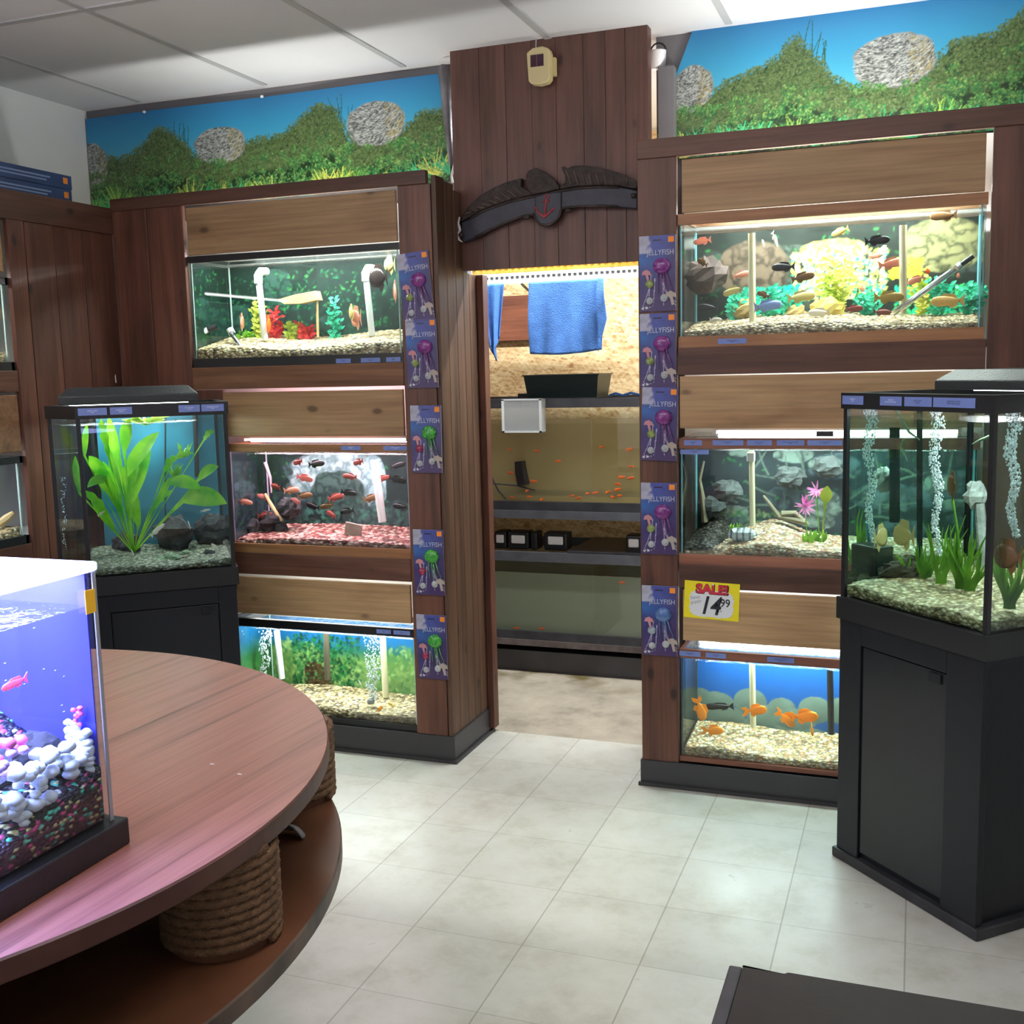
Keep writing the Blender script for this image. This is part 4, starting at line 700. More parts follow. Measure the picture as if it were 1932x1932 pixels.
xm = PY(1400, 1000, .05)[0]; bump = lambda x, c, w: math.exp(-((x-c)/w)**2)
grav('g', x0+.013, x1-.013, Y0+.007, Y1-.004, .798, lambda x, y: .843+.07*(y-Y0)+(.018+.13*(y-Y0))*bump(x, xm+.09, .10)*(x > xm-.1)-.01*(x < xm-.08), GL, 'light pebble gravel mound in the middle right tank', seed=6)
grav('g', x0+.014, xm-.02, Y0+.0075, Y1-.005, .799, lambda x, y: .845+.08*(y-Y0)+(.01+.20*(y-Y0))*bump(x, PY(1352, 980, .1)[0], .06)-.03*max(0, (x-xm+.12)/.1), GD, 'dark pebble gravel mound at the left of the middle right tank', seed=7)
pipe('cream pipe with white box head in the middle right tank', 1418, 850, 1420, 992, .04, CRM, .0095, 0); c = PY(1417, 860, .04)
o = bevel(box(c[0]-.0125, c[0]+.0125, .026, .054, c[2]-.018, c[2]+.012).build('overflow_head', WHT), .002); tag(o, 'white box head on the cream pipe of the middle right tank', 'overflow box')
c = PY(1400, 1008, .0); rockmesh('grey striped zebra rock beside the cream pipe foot', (c[0], .0, c[2]), (.045, .03, .022), fishmat('zebra_rock', hexc(190, 200, 204), hexc(214, 220, 224), 300, (.2, .24, .27)), 3)
def lotus(label, u, v, Y, r, seed):
    c = PY(u, v, Y); t = thing('flower_plant', (c[0], Y, .86), label, 'plant'); mb = MB(); q = random.Random(seed)
    for k in range(26):
        a = q.random()*6.28; e = q.random()*1.3; d = Vector((math.cos(a)*math.cos(e), -abs(math.sin(e))*.5-.1, math.sin(a)*math.cos(e))); p = Vector(c); ribbon(mb, [p, p+d*r*.5, p+d*r], [r*.05, r*.09, .0006], .2)
    part(t, 'petals', mb, leafmat('petal_pink', hexc(226, 90, 180), hexc(246, 180, 226), .3), True); part(t, 'stem', MB().tube([(c[0]+.01, Y+.02, .85), (c[0], Y+.01, c[2]-.03), c], .002, 6), GRN)
    lf = MB(); tuft(lf, (c[0]+.01, Y+.02, .85), 12, .06, .03, .006, seed); part(t, 'leaves', lf, GRN, True); return t
lotus('lower pink water lily flower in the middle right tank', 1519, 955, .02, .042, 1); lotus('upper pink water lily flower beside the yellow leaf', 1541, 926, .05, .036, 2)
mb = MB(); c = PY(1557, 948, .03); broadleaf(mb, (c[0]-.01, .03, .86), (c[0], .03, c[2]), (c[0]+.006, .03, c[2]+.055), .02, 0, (0, -1, 0)); tag(mb.build('lily_leaf', leafmat('leaf_lime', hexc(150, 170, 40), hexc(190, 200, 70)), smooth=True), 'yellow green lily leaf at the right of the middle right tank', 'plant')
for k, (pts, lb) in enumerate(((((1330, 985), (1326, 940), (1320, 905), (1328, 870)), 'pale crooked branch at the left of the middle right tank'), (((1520, 985), (1470, 975), (1452, 950), (1440, 935)), 'curved pale driftwood right of the cream pipe'), (((1475, 970), (1500, 968), (1525, 990)), 'short driftwood piece under the flowers'))): tag(MB().tube([PY(u, v, .14) for u, v in pts], [.012, .009, .006, .004][:len(pts)], 8).build('branch', mat('grey_wood', hexc(120, 112, 90), .8, var=.3)), lb, 'driftwood')
for k, (u, v, lb) in enumerate(((1345, 955, 'low rounded grey rock behind the dark gravel'), (1490, 900, 'dark grey rock behind the flowers'), (1372, 925, 'dark grey rock left of the cream pipe'), (1560, 880, 'dark rock high at the right of the middle right tank'))): rockmesh(lb, PY(u, v, .15), (.05, .025, .035), mat('bg_rock', hexc(70, 76, 76), .85, var=.4, vs=30, bump=.5), k+30)
plant('small green grass tuft on the dark gravel of the middle right tank', (PY(1385, 980, .12)[0], .12, .855), 14, .06, .03, .004, GRN, 5)
# ================================================================ R3: bottom right tank with goldfish
P = Paint(x1-x0-.012, .35, .004, 61); P.grad([(0, hexc(40, 70, 110)), (.4, hexc(30, 80, 150)), (.8, hexc(30, 90, 170)), (1, hexc(40, 110, 180))]); P.a *= (.85+.3*P.noise(.1, 2))[..., None]
for (u, v, rx, rz) in ((1400, 1368, .3, .03), (1318, 1315, .055, .04), (1350, 1325, .07, .045), (1305, 1345, .07, .04), (1415, 1322, .06, .05), (1370, 1350, .07, .04), (1440, 1352, .06, .05), (1475, 1335, .05, .04), (1500, 1355, .08, .04), (1538, 1338, .06, .05), (1590, 1340, .06, .05), (1640, 1345, .07, .05), (1720, 1345, .07, .05), (1800, 1345, .07, .05)):
    q = PY(u, v, Y1); P.a = P.a; d = ((P.x-(q[0]-x0-.006))/rx)**2+((P.z-(q[2]-.11))/rz)**2; m = np.clip((1-d)*14, 0, 1); c_ = np.array(hexc(112, 124, 116))[None, None]*(.55+.5*np.clip((P.z-q[2]+.11)/rz*.5+.5, 0, 1)[..., None])*(.8+.4*P.noise(.03, 2)[..., None]); P.a = P.a*(1-m[..., None])+c_*m[..., None]
t = tank('wood rimmed aquarium with goldfish and boulder print, bottom tank right of the doorway', x0, x1, .096, .492, .03, .016, TRMR, .45, bg=P, edge=mat('edge_dark', (.04, .06, .07), .3))
for a, b_, s in ((1281, 1321, 'BLACK MOOR\n$9.99'), (1331, 1369, 'GOLDFISH\n$3.99'), (1447, 1498, 'ORANDA GOLDFISH\n$12.99')): plabel(t, PY(a, 1236, F)[0], PY(b_, 1240, F)[0], .470, .487, s, -.0735)
part(t, 'glass_lid', MB().box(x0+.02, x1-.02, -.05, .17, .493, .497), glass('lid_glass2', (.9, .97, .96), 1.8, .08, .5, 40))
strip(x0+.03, x1-.2, .503, 'white strip light over the bottom tank right of the doorway', 11, y=.06)
grav('g', x0+.013, x1-.013, Y0+.007, Y1-.004, .104, lambda x, y: .140+.07*(y-Y0)+.006*math.sin(x*13), pebble('gravel_cream', [hexc(232, 216, 170), hexc(240, 230, 200), hexc(214, 180, 120), hexc(200, 150, 100), hexc(180, 164, 120), hexc(140, 120, 90)], 85), 'cream pebble gravel in the goldfish tank', seed=8)
pipe('cream pipe standing in the goldfish tank', 1419, 1254, 1421, 1372, .09, CRM, .0105); pipe('black intake pipe at the right of the goldfish tank', 1566, 1262, 1568, 1385, .09, BLK, .011)
for (u, v, L, k, rz, ti, lb) in ((1322, 1340, .075, 'gold', .3, -1.3, 'orange goldfish nosing down at the left of the goldfish tank'), (1347, 1378, .065, 'gold', .2, 0, 'orange goldfish close to the gravel at the left'), (1427, 1340, .07, 'gold', .2, .1, 'pale yellow goldfish in front of the cream pipe'), (1484, 1357, .07, 'gold', -.5, -.5, 'orange goldfish diving right of the pipe'), (1519, 1352, .085, 'gold', .1, .05, 'largest orange goldfish at the right'), (1532, 1378, .055, 'gold', -1.4, -.2, 'small round orange goldfish facing out at the right')): fish(lb, PY(u, v, -.03), L, G_F, k, rz, ti)
fish('dark grey sucker fish resting at the left of the goldfish tank', PY(1358, 1333, .06), .1, K_F, 'cat', math.pi, -.1)
# ================================================================ left-wall tanks
for (z0, z1, lb, bgc, col, mm) in ((1.49, 1.812, 'black rimmed aquarium at the left picture edge, upper one', hexc(20, 30, 36), (1, 1, 1), GR), (.872, 1.187, 'black rimmed aquarium at the left picture edge, lower one', hexc(16, 34, 74), (.8, .85, 1), GR)):
    t = thing('aquarium', (-1.9, -1.1, z0), lb, 'aquarium')
    ya, yb, xa, xb = -1.55, -.628, -2.06, -1.785
    for nm, za, zb in (('bottom_rim', z0, z0+.03), ('top_rim', z1-.024, z1)): part(t, nm, MB().box(xa, xb+.008, yb-.012, yb+.006, za, zb).box(xb-.01, xb+.008, ya, yb, za, zb).box(xa, xa+.012, ya, yb, za, zb), BLK)
    part(t, 'front_pane', box(xb-.005, xb, ya, yb-.004, z0+.01, z1-.004), GLS); part(t, 'side_pane', box(xa+.01, xb-.006, yb-.01, yb-.005, z0+.01, z1-.004), GLS)
    part(t, 'silicone_seam', MB().box(xb-.012, xb-.006, yb-.014, yb-.01, z0+.03, z1-.024), mat('edge_pale', (1, 1, 1))); part(t, 'background_sheet', box(xa, xa+.004, ya, yb-.004, z0+.03, z1-.024), mat('bg_plain'+str(z0), bgc, .5, var=.3, vs=8))
    g = grav('g', xa+.012, xb-.012, ya, yb-.02, z0+.01, lambda x, y: z0+.055+.02*math.sin(y*9), mm, 'pebble gravel in the '+('upper' if z0 > 1 else 'lower')+' tank on the left wall', step=.012)
    t2 = thing('tank_light', (-1.92, -1.1, z1+.02), 'strip light over the '+('upper' if z0 > 1 else 'lower')+' tank on the left wall', 'light'); part(t2, 'housing', box(-1.96, -1.88, ya+.05, yb-.03, z1+.03, z1+.045), WHT)
    part(t2, 'lamp_tube', MB().tube([(-1.9, ya+.06, z1+.02), (-1.9, yb-.04, z1+.02)], .008, 8), emis('tube_side', (1, .98, .95), 10.)); arealight('lamp_glow', (.02, 0, -.0), (0, 0, 0), .05, .8, 7, col, t2)
tag(MB().tube([(-1.86, -.72, .93), (-1.84, -.66, .965), (-1.82, -.645, .985)], [.012, .016, .008], 8).build('driftwood_piece', mat('driftwood', (1, 1, 1))), 'small driftwood on gravel in the lower tank on the left wall', 'driftwood')
# ================================================================ free standing corner tanks
def hitplane(u, v, p0, n):
    d = _r2*(u-966)/FP+_d2*(v-966)/FP+_f; n = np.array(n, float); return Vector(CP+d*(np.dot(np.array(p0)-CP, n)/np.dot(d, n)))
class Frame:
    def __init__(s, ox, oy, ang): s.o = (ox, oy, 0); s.a = ang; s.c, s.s = math.cos(ang), math.sin(ang)
    def loc(s, w): dx, dy = w[0]-s.o[0], w[1]-s.o[1]; return Vector((dx*s.c+dy*s.s, -dx*s.s+dy*s.c, w[2]))
    def wor(s, l): return Vector((s.o[0]+l[0]*s.c-l[1]*s.s, s.o[1]+l[0]*s.s+l[1]*s.c, l[2]))
    def P(s, u, v, y):          # local point on the plane local y = y
        p0 = s.wor((0, y, 1)); return s.loc(hitplane(u, v, p0, (-s.s, s.c, 0)))
    def PW(s, u, v, y): return s.wor(s.P(u, v, y))
def offs(poly, d):
    """offset a convex ccw polygon outward"""
    n = len(poly); out = []
    for i in range(n):
        a, b, c = Vector(poly[i-1]), Vector(poly[i]), Vector(poly[(i+1) % n]); e1 = (b-a).normalized(); e2 = (c-b).normalized(); n1 = Vector((e1.y, -e1.x)); n2 = Vector((e2.y, -e2.x)); k = (n1+n2); k /= max(.3, 1+n1.dot(n2)); out.append(tuple(b+k*d))
    return out
GDK = glass('smoked_glass', (.12, .13, .15), 1.6, .04)
def cornertank(fr, poly, W, lab_s, lab_t, wt, hood, strips_, doorx, lampz=.006):
    st = thing('aquarium_stand', fr.o, lab_s, 'cabinet', rz=fr.a)
    b = MB(); b.prism(offs(poly, -.012), .03, .70); b.build('carcass', DKB, st)
    f = MB(); xa, xb = doorx
    f.box(0, xa, -.004, .016, .03, .72).box(xb, W, -.004, .016, .03, .72).box(xa, xb, -.004, .016, .66, .72); bevel(f.build('face_frame', DKB, st, at0=True), .002)
    bevel(MB().box(xa+.003, xb-.003, .002, .012, .05, .655).build('door', mat('black_door', (.012, .013, .017), .25, spec=.4), st), .001)
    MB().box(xb-.06, xb-.02, -.003, .002, .625, .65).build('hinge_plate', DKB, st)
    MB().prism(offs(poly, .002), .705, .722).build('top_board', DKB, st)
    k = MB().prism(offs(poly, .012), 0, .03); bevel(k.build('base_molding', mat('worn_black', (.02, .02, .024), .5, var=.6, vs=9), st), .004)
    t = thing('corner_aquarium', (fr.o[0], fr.o[1], .722), lab_t, 'aquarium', rz=fr.a); z = -.722
    def pp(nm, mb, m, sm=False): mb.v = [(v[0], v[1], v[2]+z) for v in mb.v]; return mb.build(nm, m, t, sm)
    def ringp(z0, z1, do, di): 
        o_, i_ = offs(poly, do), offs(poly, di); n = len(poly); m = MB()
        for a in range(n):
            c = (a+1) % n; q = [o_[a], o_[c], i_[c], i_[a]]; m.prism(q, z0, z1)
        return m
    pp('bottom_frame', ringp(.722, .785, .010, -.012), BLK); pp('top_frame', ringp(1.322, 1.366, .007, -.02), BLK); pp('floor_pane', MB().prism(offs(poly, -.004), .728, .735), BLK)
    n = len(poly); i_ = offs(poly, -.006)
    for a in range(n):
        c = (a+1) % n; q = [poly[a], poly[c], i_[c], i_[a]]; pp('glass_pane', MB().prism(q, .78, 1.33), GLS)
    for a in range(n): p = offs(poly, -.005)[a]; pp('corner_seam', MB().box(p[0]-.007, p[0]+.007, p[1]-.006, p[1]+.006, .78, 1.33), BLK)
    for (a, b_, s, m) in strips_: o = pp('price_label', MB().box(a, b_, -.0085, -.0075, 1.334, 1.358), LBL); text(s, .0058, m, o, (0, -.0008, .012))
    wv = offs(poly, -.008); w = MB().prism(wv, .79, 1.30); w.mi = [0]*(n)+[0, 1]; wm = glass('water_c'+str(wt), wt, 1.02); o = w.build('water', [wm, WTOP], None, at0=True); o.location = fr.o; o.rotation_euler = (0, 0, fr.a); tag(o, 'clear water in the '+lab_t.split(',')[0], 'water', None, 'stuff')
    hx0, hx1, hy0, hy1 = hood; h = thing('light_hood', tuple(fr.wor(((hx0+hx1)/2, (hy0+hy1)/2, 1.366))), 'black plastic light hood lying on the '+lab_t.split(',')[0], 'light', rz=fr.a); a, b_ = (hx1-hx0)/2, (hy1-hy0)/2
    m = MB(); m.add([(-a, -b_, lampz), (a, -b_, lampz), (a, b_, lampz), (-a, b_, lampz), (-a, -b_, .03), (a, -b_, .03), (a, b_, .03), (-a, b_, .03), (-a+.03, -b_+.04, .058), (a-.03, -b_+.04, .058), (a-.03, b_-.03, .058), (-a+.03, b_-.03, .058)],
        [(3, 2, 1, 0), (0, 1, 5, 4), (1, 2, 6, 5), (2, 3, 7, 6), (3, 0, 4, 7), (4, 5, 9, 8), (5, 6, 10, 9), (6, 7, 11, 10), (7, 4, 8, 11), (8, 9, 10, 11)]); bevel(m.build('hood_shell', mat('hood_black', (.02, .022, .024), .45, bump=.2, bs=200), h, at0=True), .003)
    MB().box(-a+.03, a-.03, -.03, .03, -.004 if lampz < .001 else 0, lampz).build('lamp', emis('hood_lamp', (.9, 1, 1), 9.), h); arealight('lamp_glow', (0, 0, -.004), (0, 0, 0), (hx1-hx0)*.9, .1, 7.5, (.92, 1, .98), h); return st, t
FR = Frame(1.026, -.461, math.atan2(-.726, .688)); WR = .525; polyR = [(0, 0), (WR, 0), (WR, .47), (0, .47)]
cornertank(FR, polyR, WR, 'black laminate aquarium stand with smoked door standing at the right', 'square black framed aquarium on the right stand, with bubble columns and grass plants', (.72, .86, .80), (.19, .60, .14, .42),
    [(.0, .085, 'PARROT\n9.99', INKW), (.15, .23, 'DISCUS\n49.99 NO GUAR.', INKW), (.24, .335, 'JULII CATS\n$7.99', INK), (.34, .475, 'ELEPHANT NOSE\n39.99 NO GUAR.', INK)], (.088, .405))
FL = Frame(-1.40, -.76, math.atan2(.31, .37)); WL = .4827; polyL = [(0, 0), (WL, 0), (WL, .40), (.03, .40), (-.10, .173)]
stl, tkl = cornertank(FL, polyL, WL, 'black aquarium stand in the left corner behind the round table', 'corner aquarium with a big leafy sword plant, on the left stand', (.86, .955, .97), (-.06, .40, .12, .36),
    [(.005, .095, 'CORY CATS\n4.99', INKW), (.105, .175, 'LOACH 6.99\nEACH', INKW), (.325, .395, 'KOI ANGEL\n12.99', INKW), (.40, .475, 'SWORD PLANT\n9.99', INKW)], (.06, .42), .0005)
bl = MB().box(.05, .47, .385, .389, .80, 1.32); o = bl.build('background_sheet', mat('teal_backing', hexc(30, 96, 116), .5, var=.35, vs=7), tkl); o.location = Vector(o.location)-Vector((0, 0, .722))
# gravel helper in rotated frames
def gravf(fr, poly, fn, m, label, seed=1):
    r = np.random.RandomState(seed); xs = [p[0] for p in poly]; ys = [p[1] for p in poly]; st = .008; nx, ny = int((max(xs)-min(xs))/st), int((max(ys)-min(ys))/st); mb = MB()
    o = grav('g', min(xs), max(xs), min(ys), max(ys), .7895, fn, m, label, step=st, seed=seed); l = Vector(o.location); o.location = fr.wor((l.x, l.y, l.z)); o.rotation_euler = (0, 0, fr.a); return o
gravf(FR, offs(polyR, -.009), lambda x, y: .815+.09*y+.006*math.sin(x*20)+.004*math.sin(y*31), pebble('gravel_river', [hexc(200, 184, 140), hexc(226, 214, 176), hexc(170, 150, 110), hexc(140, 120, 84), hexc(210, 190, 150)], 75), 'tan pebble gravel in the square tank on the right stand', 3)
gravf(FL, [(.0, .01), (WL-.009, .01), (WL-.009, .385), (.0, .385)], lambda x, y: .81+.06*y+.005*math.sin(x*17), pebble('gravel_grey', [hexc(120, 124, 104), hexc(150, 150, 128), hexc(90, 94, 80), hexc(170, 170, 150)], 90), 'grey green gravel in the left corner tank', 4)
# ---- right tank contents
for (u0, u1, v0, v1, y, lb, s) in ((1624, 1656, 768, 1020, .14, 'left tall column of bubbles in the square tank', 1), (1745, 1785, 768, 1048, .16, 'middle tall column of bubbles in the square tank', 2), (1893, 1925, 768, 1015, .10, 'right column of bubbles at the edge of the picture', 3)):
    a, b_ = FR.PW((u0+u1)/2, v0, y), FR.PW((u0+u1)/2+4, v1, y); bubbles(lb, 0, 0, 0, 0, 0, 760, s, (.001, .0027), (a, b_, .019))
def put(o, fr, p, rz=0): o.location = fr.wor(p); o.rotation_euler = (0, 0, fr.a+rz); return o
p = FR.P(1645, 1058, .2); o = put(bevel(MB().box(-.055, .055, -.035, .035, -.05, .05).build('sponge_filter', BLK, at0=True), .006), FR, p); tag(o, 'black box filter under the left bubble column', 'filter')
o = tag(MB().tube([FR.PW(1640, 1020, .2), FR.PW(1637, 985, .17)], .007, 10).build('filter_outlet', mat('blue_tube', hexc(90, 150, 180), .4)), 'short blue outlet tube above the black box filter', 'tube')
for (u, w_, lb) in ((1688, .022, 'wide dark intake tower behind the left half of the square tank'), (1735, .012, 'thin dark tube left of the middle bubble column')):
    a, b_ = FR.PW(u, 772, .4), FR.PW(u, 985 if w_ > .02 else 1080, .4); tag(MB().tube([a, b_], w_, 4, ph=.78).build('intake_tower', DKB), lb, 'tube')
for (u, v, k, lb) in ((1662, 1014, 'slim', 'pale yellow angelfish beside the black box filter'), (1705, 1010, 'disc', 'pale yellow discus in the middle of the square tank'), (1796, 916, 'disc', 'dark brown round fish high in the square tank'), (1902, 1050, 'disc', 'round brown discus at the right pane of the square tank')):
    fish(lb, FR.PW(u, v, .13 if u < 1850 else .06), .072 if u in (1705, 1902) else .066, Y_F if u < 1750 else fishmat('fish_cocoa', hexc(110, 84, 54), hexc(150, 120, 80)), 'disc', {1662: 1.0, 1705: 2.5, 1796: 1.9, 1902: 2.6}[u], .0)
for k, (u, v, n, h, lb) in enumerate(((1612, 1030, 8, .17, 'green grass plant at the left pane of the square tank'), (1745, 1115, 16, .11, 'short grass plant left of the tall stem in the square tank'), (1775, 1115, 16, .2, 'bright green grass plant in the middle of the square tank'), (1812, 1125, 22, .17, 'dense grass plant right of the tall stem'), (1830, 1120, 14, .13, 'green grass plant near the right corner of the square tank'), (1905, 1130, 26, .17, 'thick grass plant behind the right pane of the square tank'), (1722, 1125, 10, .07, 'small grass plant by the driftwood'))):
    c = FR.PW(u, v, .2 if u < 1850 else .12); plant(lb, (c[0], c[1], .83), n, h*1.15, .08, .0042, VAL, k+20, 'grass_plant')
a = [FR.PW(1812, 1080, .2), FR.PW(1806, 1000, .2), FR.PW(1797, 940, .2)]; tag(MB().tube(a, [.005, .004, .003], 8).build('plant_stem', VAL), 'tall single green stem under the brown round fish', 'plant')
for k, (u, v, r, lb) in enumerate(((1655, 1105, .045, 'dark hollow log in the square tank'), (1700, 1085, .05, 'knotty driftwood behind the hollow log'), (1625, 1090, .03, 'black rock at the left of the square tank'), (1745, 1128, .04, 'flat dark driftwood in front of the grass'))): rockmesh(lb, tuple(FR.PW(u, v, .18)), (r*1.3, r*.7, r*.8), mat('mossy_wood', hexc(60, 54, 40), .85, var=.5, vs=40, bump=.6), k+60, 'driftwood', .35)
for k, (u, v) in enumerate(((1840, 935), (1668, 905))): rockmesh(('grey knobbed stone ornament high at the right of the square tank', 'grey stone ornament behind the left bubble column')[k], tuple(FR.PW(u, v, .4)), (.03, .03, .04), ROCKG, k+70, 'ornament')
tag(MB().tube([FR.PW(1848, 950, .4), FR.PW(1856, 1040, .4), FR.PW(1850, 1120, .4)], [.014, .016, .02], 8).build('ornament_column', ROCKG), 'grey stone column under the knobbed ornament', 'ornament')
for k, (pts, lb) in enumerate((([(1690, 770), (1715, 815), (1735, 830)], 'pale bare branch under the hood, left one'), ([(1705, 830), (1700, 845), (1712, 870)], 'thin curved twig left of the middle bubbles'), ([(1875, 820), (1850, 830), (1835, 838)], 'thin twig at the upper right of the square tank'))): tag(MB().tube([FR.PW(u, v, .3) for u, v in pts], [.005, .004, .002], 6).build('branch', mat('pale_branch', hexc(120, 130, 110), .7)), lb, 'driftwood')
# ---- left tank: sword plant
mb = MB(); base = Vector(FL.PW(250, 1010, .2)); base.z = .83; B3 = tuple(base)
def lf(u0, v0, u1, v1, w, y=.16, wave=0., bend=.01): a = FL.PW(u0, v0, y); b_ = FL.PW(u1, v1, y-.02); broadleaf(mb, B3, a, b_, w, bend, (0, -1, .3), 9, wave)
for a in ((235, 900, 300, 815, .032), (240, 960, 285, 850, .034, .2), (215, 940, 180, 870, .03), (200, 905, 168, 860, .026, .12), (225, 880, 205, 785, .024), (235, 850, 245, 790, .028, .12), (205, 860, 190, 787, .016, .1, .3), (225, 960, 195, 870, .03, .2), (240, 930, 262, 860, .03, .22), (262, 990, 232, 880, .034, .24),
          (320, 912, 380, 922, .024, .08, 0, .015), (345, 945, 428, 950, .036, .08, 0, .02), (300, 940, 330, 900, .014, .15, .3), (200, 905, 165, 920, .02, .1), (310, 890, 335, 862, .016, .12, .3), (325, 870, 365, 855, .012, .1, .4), (375, 905, 412, 880, .02, .1), (385, 830, 405, 815, .012, .12, .3), (290, 960, 325, 925, .014, .2, .3), (215, 1000, 170, 935, .022, .22), (205, 975, 160, 925, .018, .1, .3), (250, 900, 275, 830, .03, .26), (225, 925, 215, 830, .03, .28), (160, 860, 165, 800, .016, .3), (150, 930, 142, 860, .018, .3)): lf(*a)
tag(mb.build('sword_plant', leafmat('leaf_bright', hexc(70, 160, 30), hexc(150, 205, 50), .45), smooth=True), 'large bright green sword plant filling the left corner tank', 'plant')
mb = MB(); q = random.Random(4)
for k in range(22): a = FL.PW(275, 802, .14); b_ = FL.PW(225+q.random()*95, 782+q.random()*16, .10+q.random()*.08); ribbon(mb, [a, Vector(a).lerp(Vector(b_), .5)+Vector((0, 0, .008)), b_], [.002, .007, .001], .2)
tag(mb.build('floating_plant', leafmat('leaf_pale', hexc(170, 215, 70), hexc(220, 240, 130), .4), smooth=True), 'pale green leaves spreading under the water surface of the left corner tank', 'plant')
for (u0, v0, u1, v1, lb) in ((348, 862, 372, 830, 'thin grass sprig at the upper right of the left corner tank'), (330, 900, 352, 870, 'thin leafy sprig in the middle of the left corner tank')):
    c = FL.PW(u0, v0, .15); plant(lb, tuple(c), 12, .06, .05, .004, GRN, u0, 'sprig')
for (u, v, L, rz, ti, lb) in ((297, 1000, .065, .5, .7, 'largest white fish under the sword plant, swimming up right'), (250, 1042, .03, 2.6, .6, 'small white fish near the gravel at the left of the corner tank'), (357, 990, .045, 2.4, .5, 'white fish right of the largest white fish'), (405, 1030, .04, 2.8, .3, 'white fish low at the right of the corner tank'), (388, 963, .035, .4, .2, 'small pale fish under the biggest leaf'), (192, 968, .035, .4, .6, 'small yellowish fish at the left of the corner tank')): fish(lb, FL.PW(u, v, .1), L, W_F, 'slim', rz, ti)
for k, (u, v, r, lb) in enumerate(((330, 1010, .07, 'large black rock behind the white fish of the corner tank'), (400, 1000, .06, 'black craggy rock at the right of the corner tank'), (240, 1030, .05, 'black rock at the left of the corner tank'), (395, 1050, .025, 'small dark wood piece on the gravel'))): rockmesh(lb, tuple(FL.PW(u, v, .28 if k < 3 else .12)), (r*1.2, r*.6, r), ROCKD, k+80)
for k, (u, v, r) in enumerate(((325, 1052, .02), (350, 1042, .01), (306, 1056, .014))): rockmesh(('pale green stone on the gravel of the corner tank', 'small round green stone', 'flat green stone left of the pale green stone')[k], tuple(FL.PW(u, v, .12)), (r*1.5, r, r*.8), mat('green_stone', hexc(120, 140, 110), .8, var=.2), k+90)
tag(MB().tube([FL.PW(312, 780, .36), FL.PW(312, 1000, .36)], .0028, 6).build('air_hose', BLK), 'thin black air hose in the left corner tank, left one', 'tube'); tag(MB().tube([FL.PW(368, 775, .36), FL.PW(372, 900, .36)], .009, 10).build('heater_tube', BLK), 'black heater tube hanging at the right of the corner tank', 'tube')
bubbles('faint bubbles rising at the left pane of the corner tank', 0, 0, 0, 0, 0, 90, 9, (.001, .002), (FL.PW(118, 900, .25), FL.PW(122, 1040, .25), .012))
tag(MB().tube([PY(212, 625, -.1), PY(215, 690, -.11), PY(219, 722, -.13)], .0022, 6).build('power_cord', WHT), 'white cord hanging from a plank gap above the left light hood', 'cord')
tag(MB().blob(PY(211, 645, -.09), (.008, .004, .012), 8, 5).build('wall_patch', WHT), 'small white bit of foam in the plank gap above the cord', 'foam')
# ================================================================ round spool table
gd = Vector(PZ(560, 1400, .75))-Vector(PZ(300, 1545, .75)); ga = math.atan2(gd.y, gd.x)
def veneer(nm, ca, cb, cc, rough):
    m, t, o = newmat(nm); L = t.links.new; b = nd(t, 'BsdfPrincipled', Roughness=rough); L(b.outputs[0], o.inputs[0]); tc = nd(t, 'TexCoord'); r0 = nd(t, 'Mapping'); r0.inputs['Rotation'].default_value = (0, 0, -ga); L(tc.outputs['Object'], r0.inputs[0]); mp = nd(t, 'Mapping'); mp.inputs['Scale'].default_value = (.9, 34, 3); L(r0.outputs[0], mp.inputs[0])
    n = nd(t, 'TexNoise', Scale=1., Detail=5., Roughness=.6, Distortion=.3); L(mp.outputs[0], n.inputs['Vector']); r = ramp(t, [(.28, cc), (.42, ca), (.55, cb), (.64, ca), (.74, cb)]); L(n.outputs[0], r.inputs[0])
    m2 = nd(t, 'Mapping'); m2.inputs['Scale'].default_value = (4, 260, 3); L(r0.outputs[0], m2.inputs[0]); n2 = nd(t, 'TexNoise', Scale=1., Detail=2.); L(m2.outputs[0], n2.inputs['Vector']); r2 = ramp(t, [(.35, (.82,)*3), (.6, (1,)*3)]); L(n2.outputs[0], r2.inputs[0])
    mx = nd(t, 'Mix', data_type='RGBA', blend_type='MULTIPLY'); mx.inputs[0].default_value = 1; L(r.outputs[0], mx.inputs[6]); L(r2.outputs[0], mx.inputs[7]); L(mx.outputs[2], b.inputs['Base Color']); return m
TC = (-.628, -2.297); TR = .894; VEN = veneer('walnut_veneer', hexc(138, 86, 74), hexc(154, 100, 86), hexc(88, 50, 42), .36)
EDG = mat('table_edge', hexc(78, 44, 34), .45, var=.3, vs=10); LOWM = mat('lower_wood', hexc(96, 60, 40), .4, var=.3, vs=5)
T = thing('round_table', (TC[0], TC[1], 0), 'large round two-tier table with wood veneer top and rope wrapped posts', 'table')
def disc(nm, c, r, z0, z1, m, m2=None, n=160):
    b = MB(); pr = [(r-.003, z0), (r, z0+.003), (r, z1-.003), (r-.003, z1)]; b.lathe(pr, (c[0], c[1], 0), n); b.mi = [1]*(len(b.f)-1)+[0]; return part(T, nm, b, [m, m2 or m])
disc('tabletop', TC, TR, .715, .75, VEN, EDG)
LC = (-.70, -2.352); LR = 1.0; LZ = .55
disc('lower_shelf', LC, LR+.0, LZ-.035, LZ, LOWM, mat('worn_rim', hexc(84, 66, 54), .5, var=.5, vs=12))
part(T, 'pedestal', MB().lathe([(.55, .0), (.55, LZ-.035)], (LC[0], LC[1], 0), 48), mat('dark_pedestal', (.02, .015, .012), .7))
part(T, 'support_board', box(-.9, .03, -2.62, -2.60, LZ, .715), DKB)
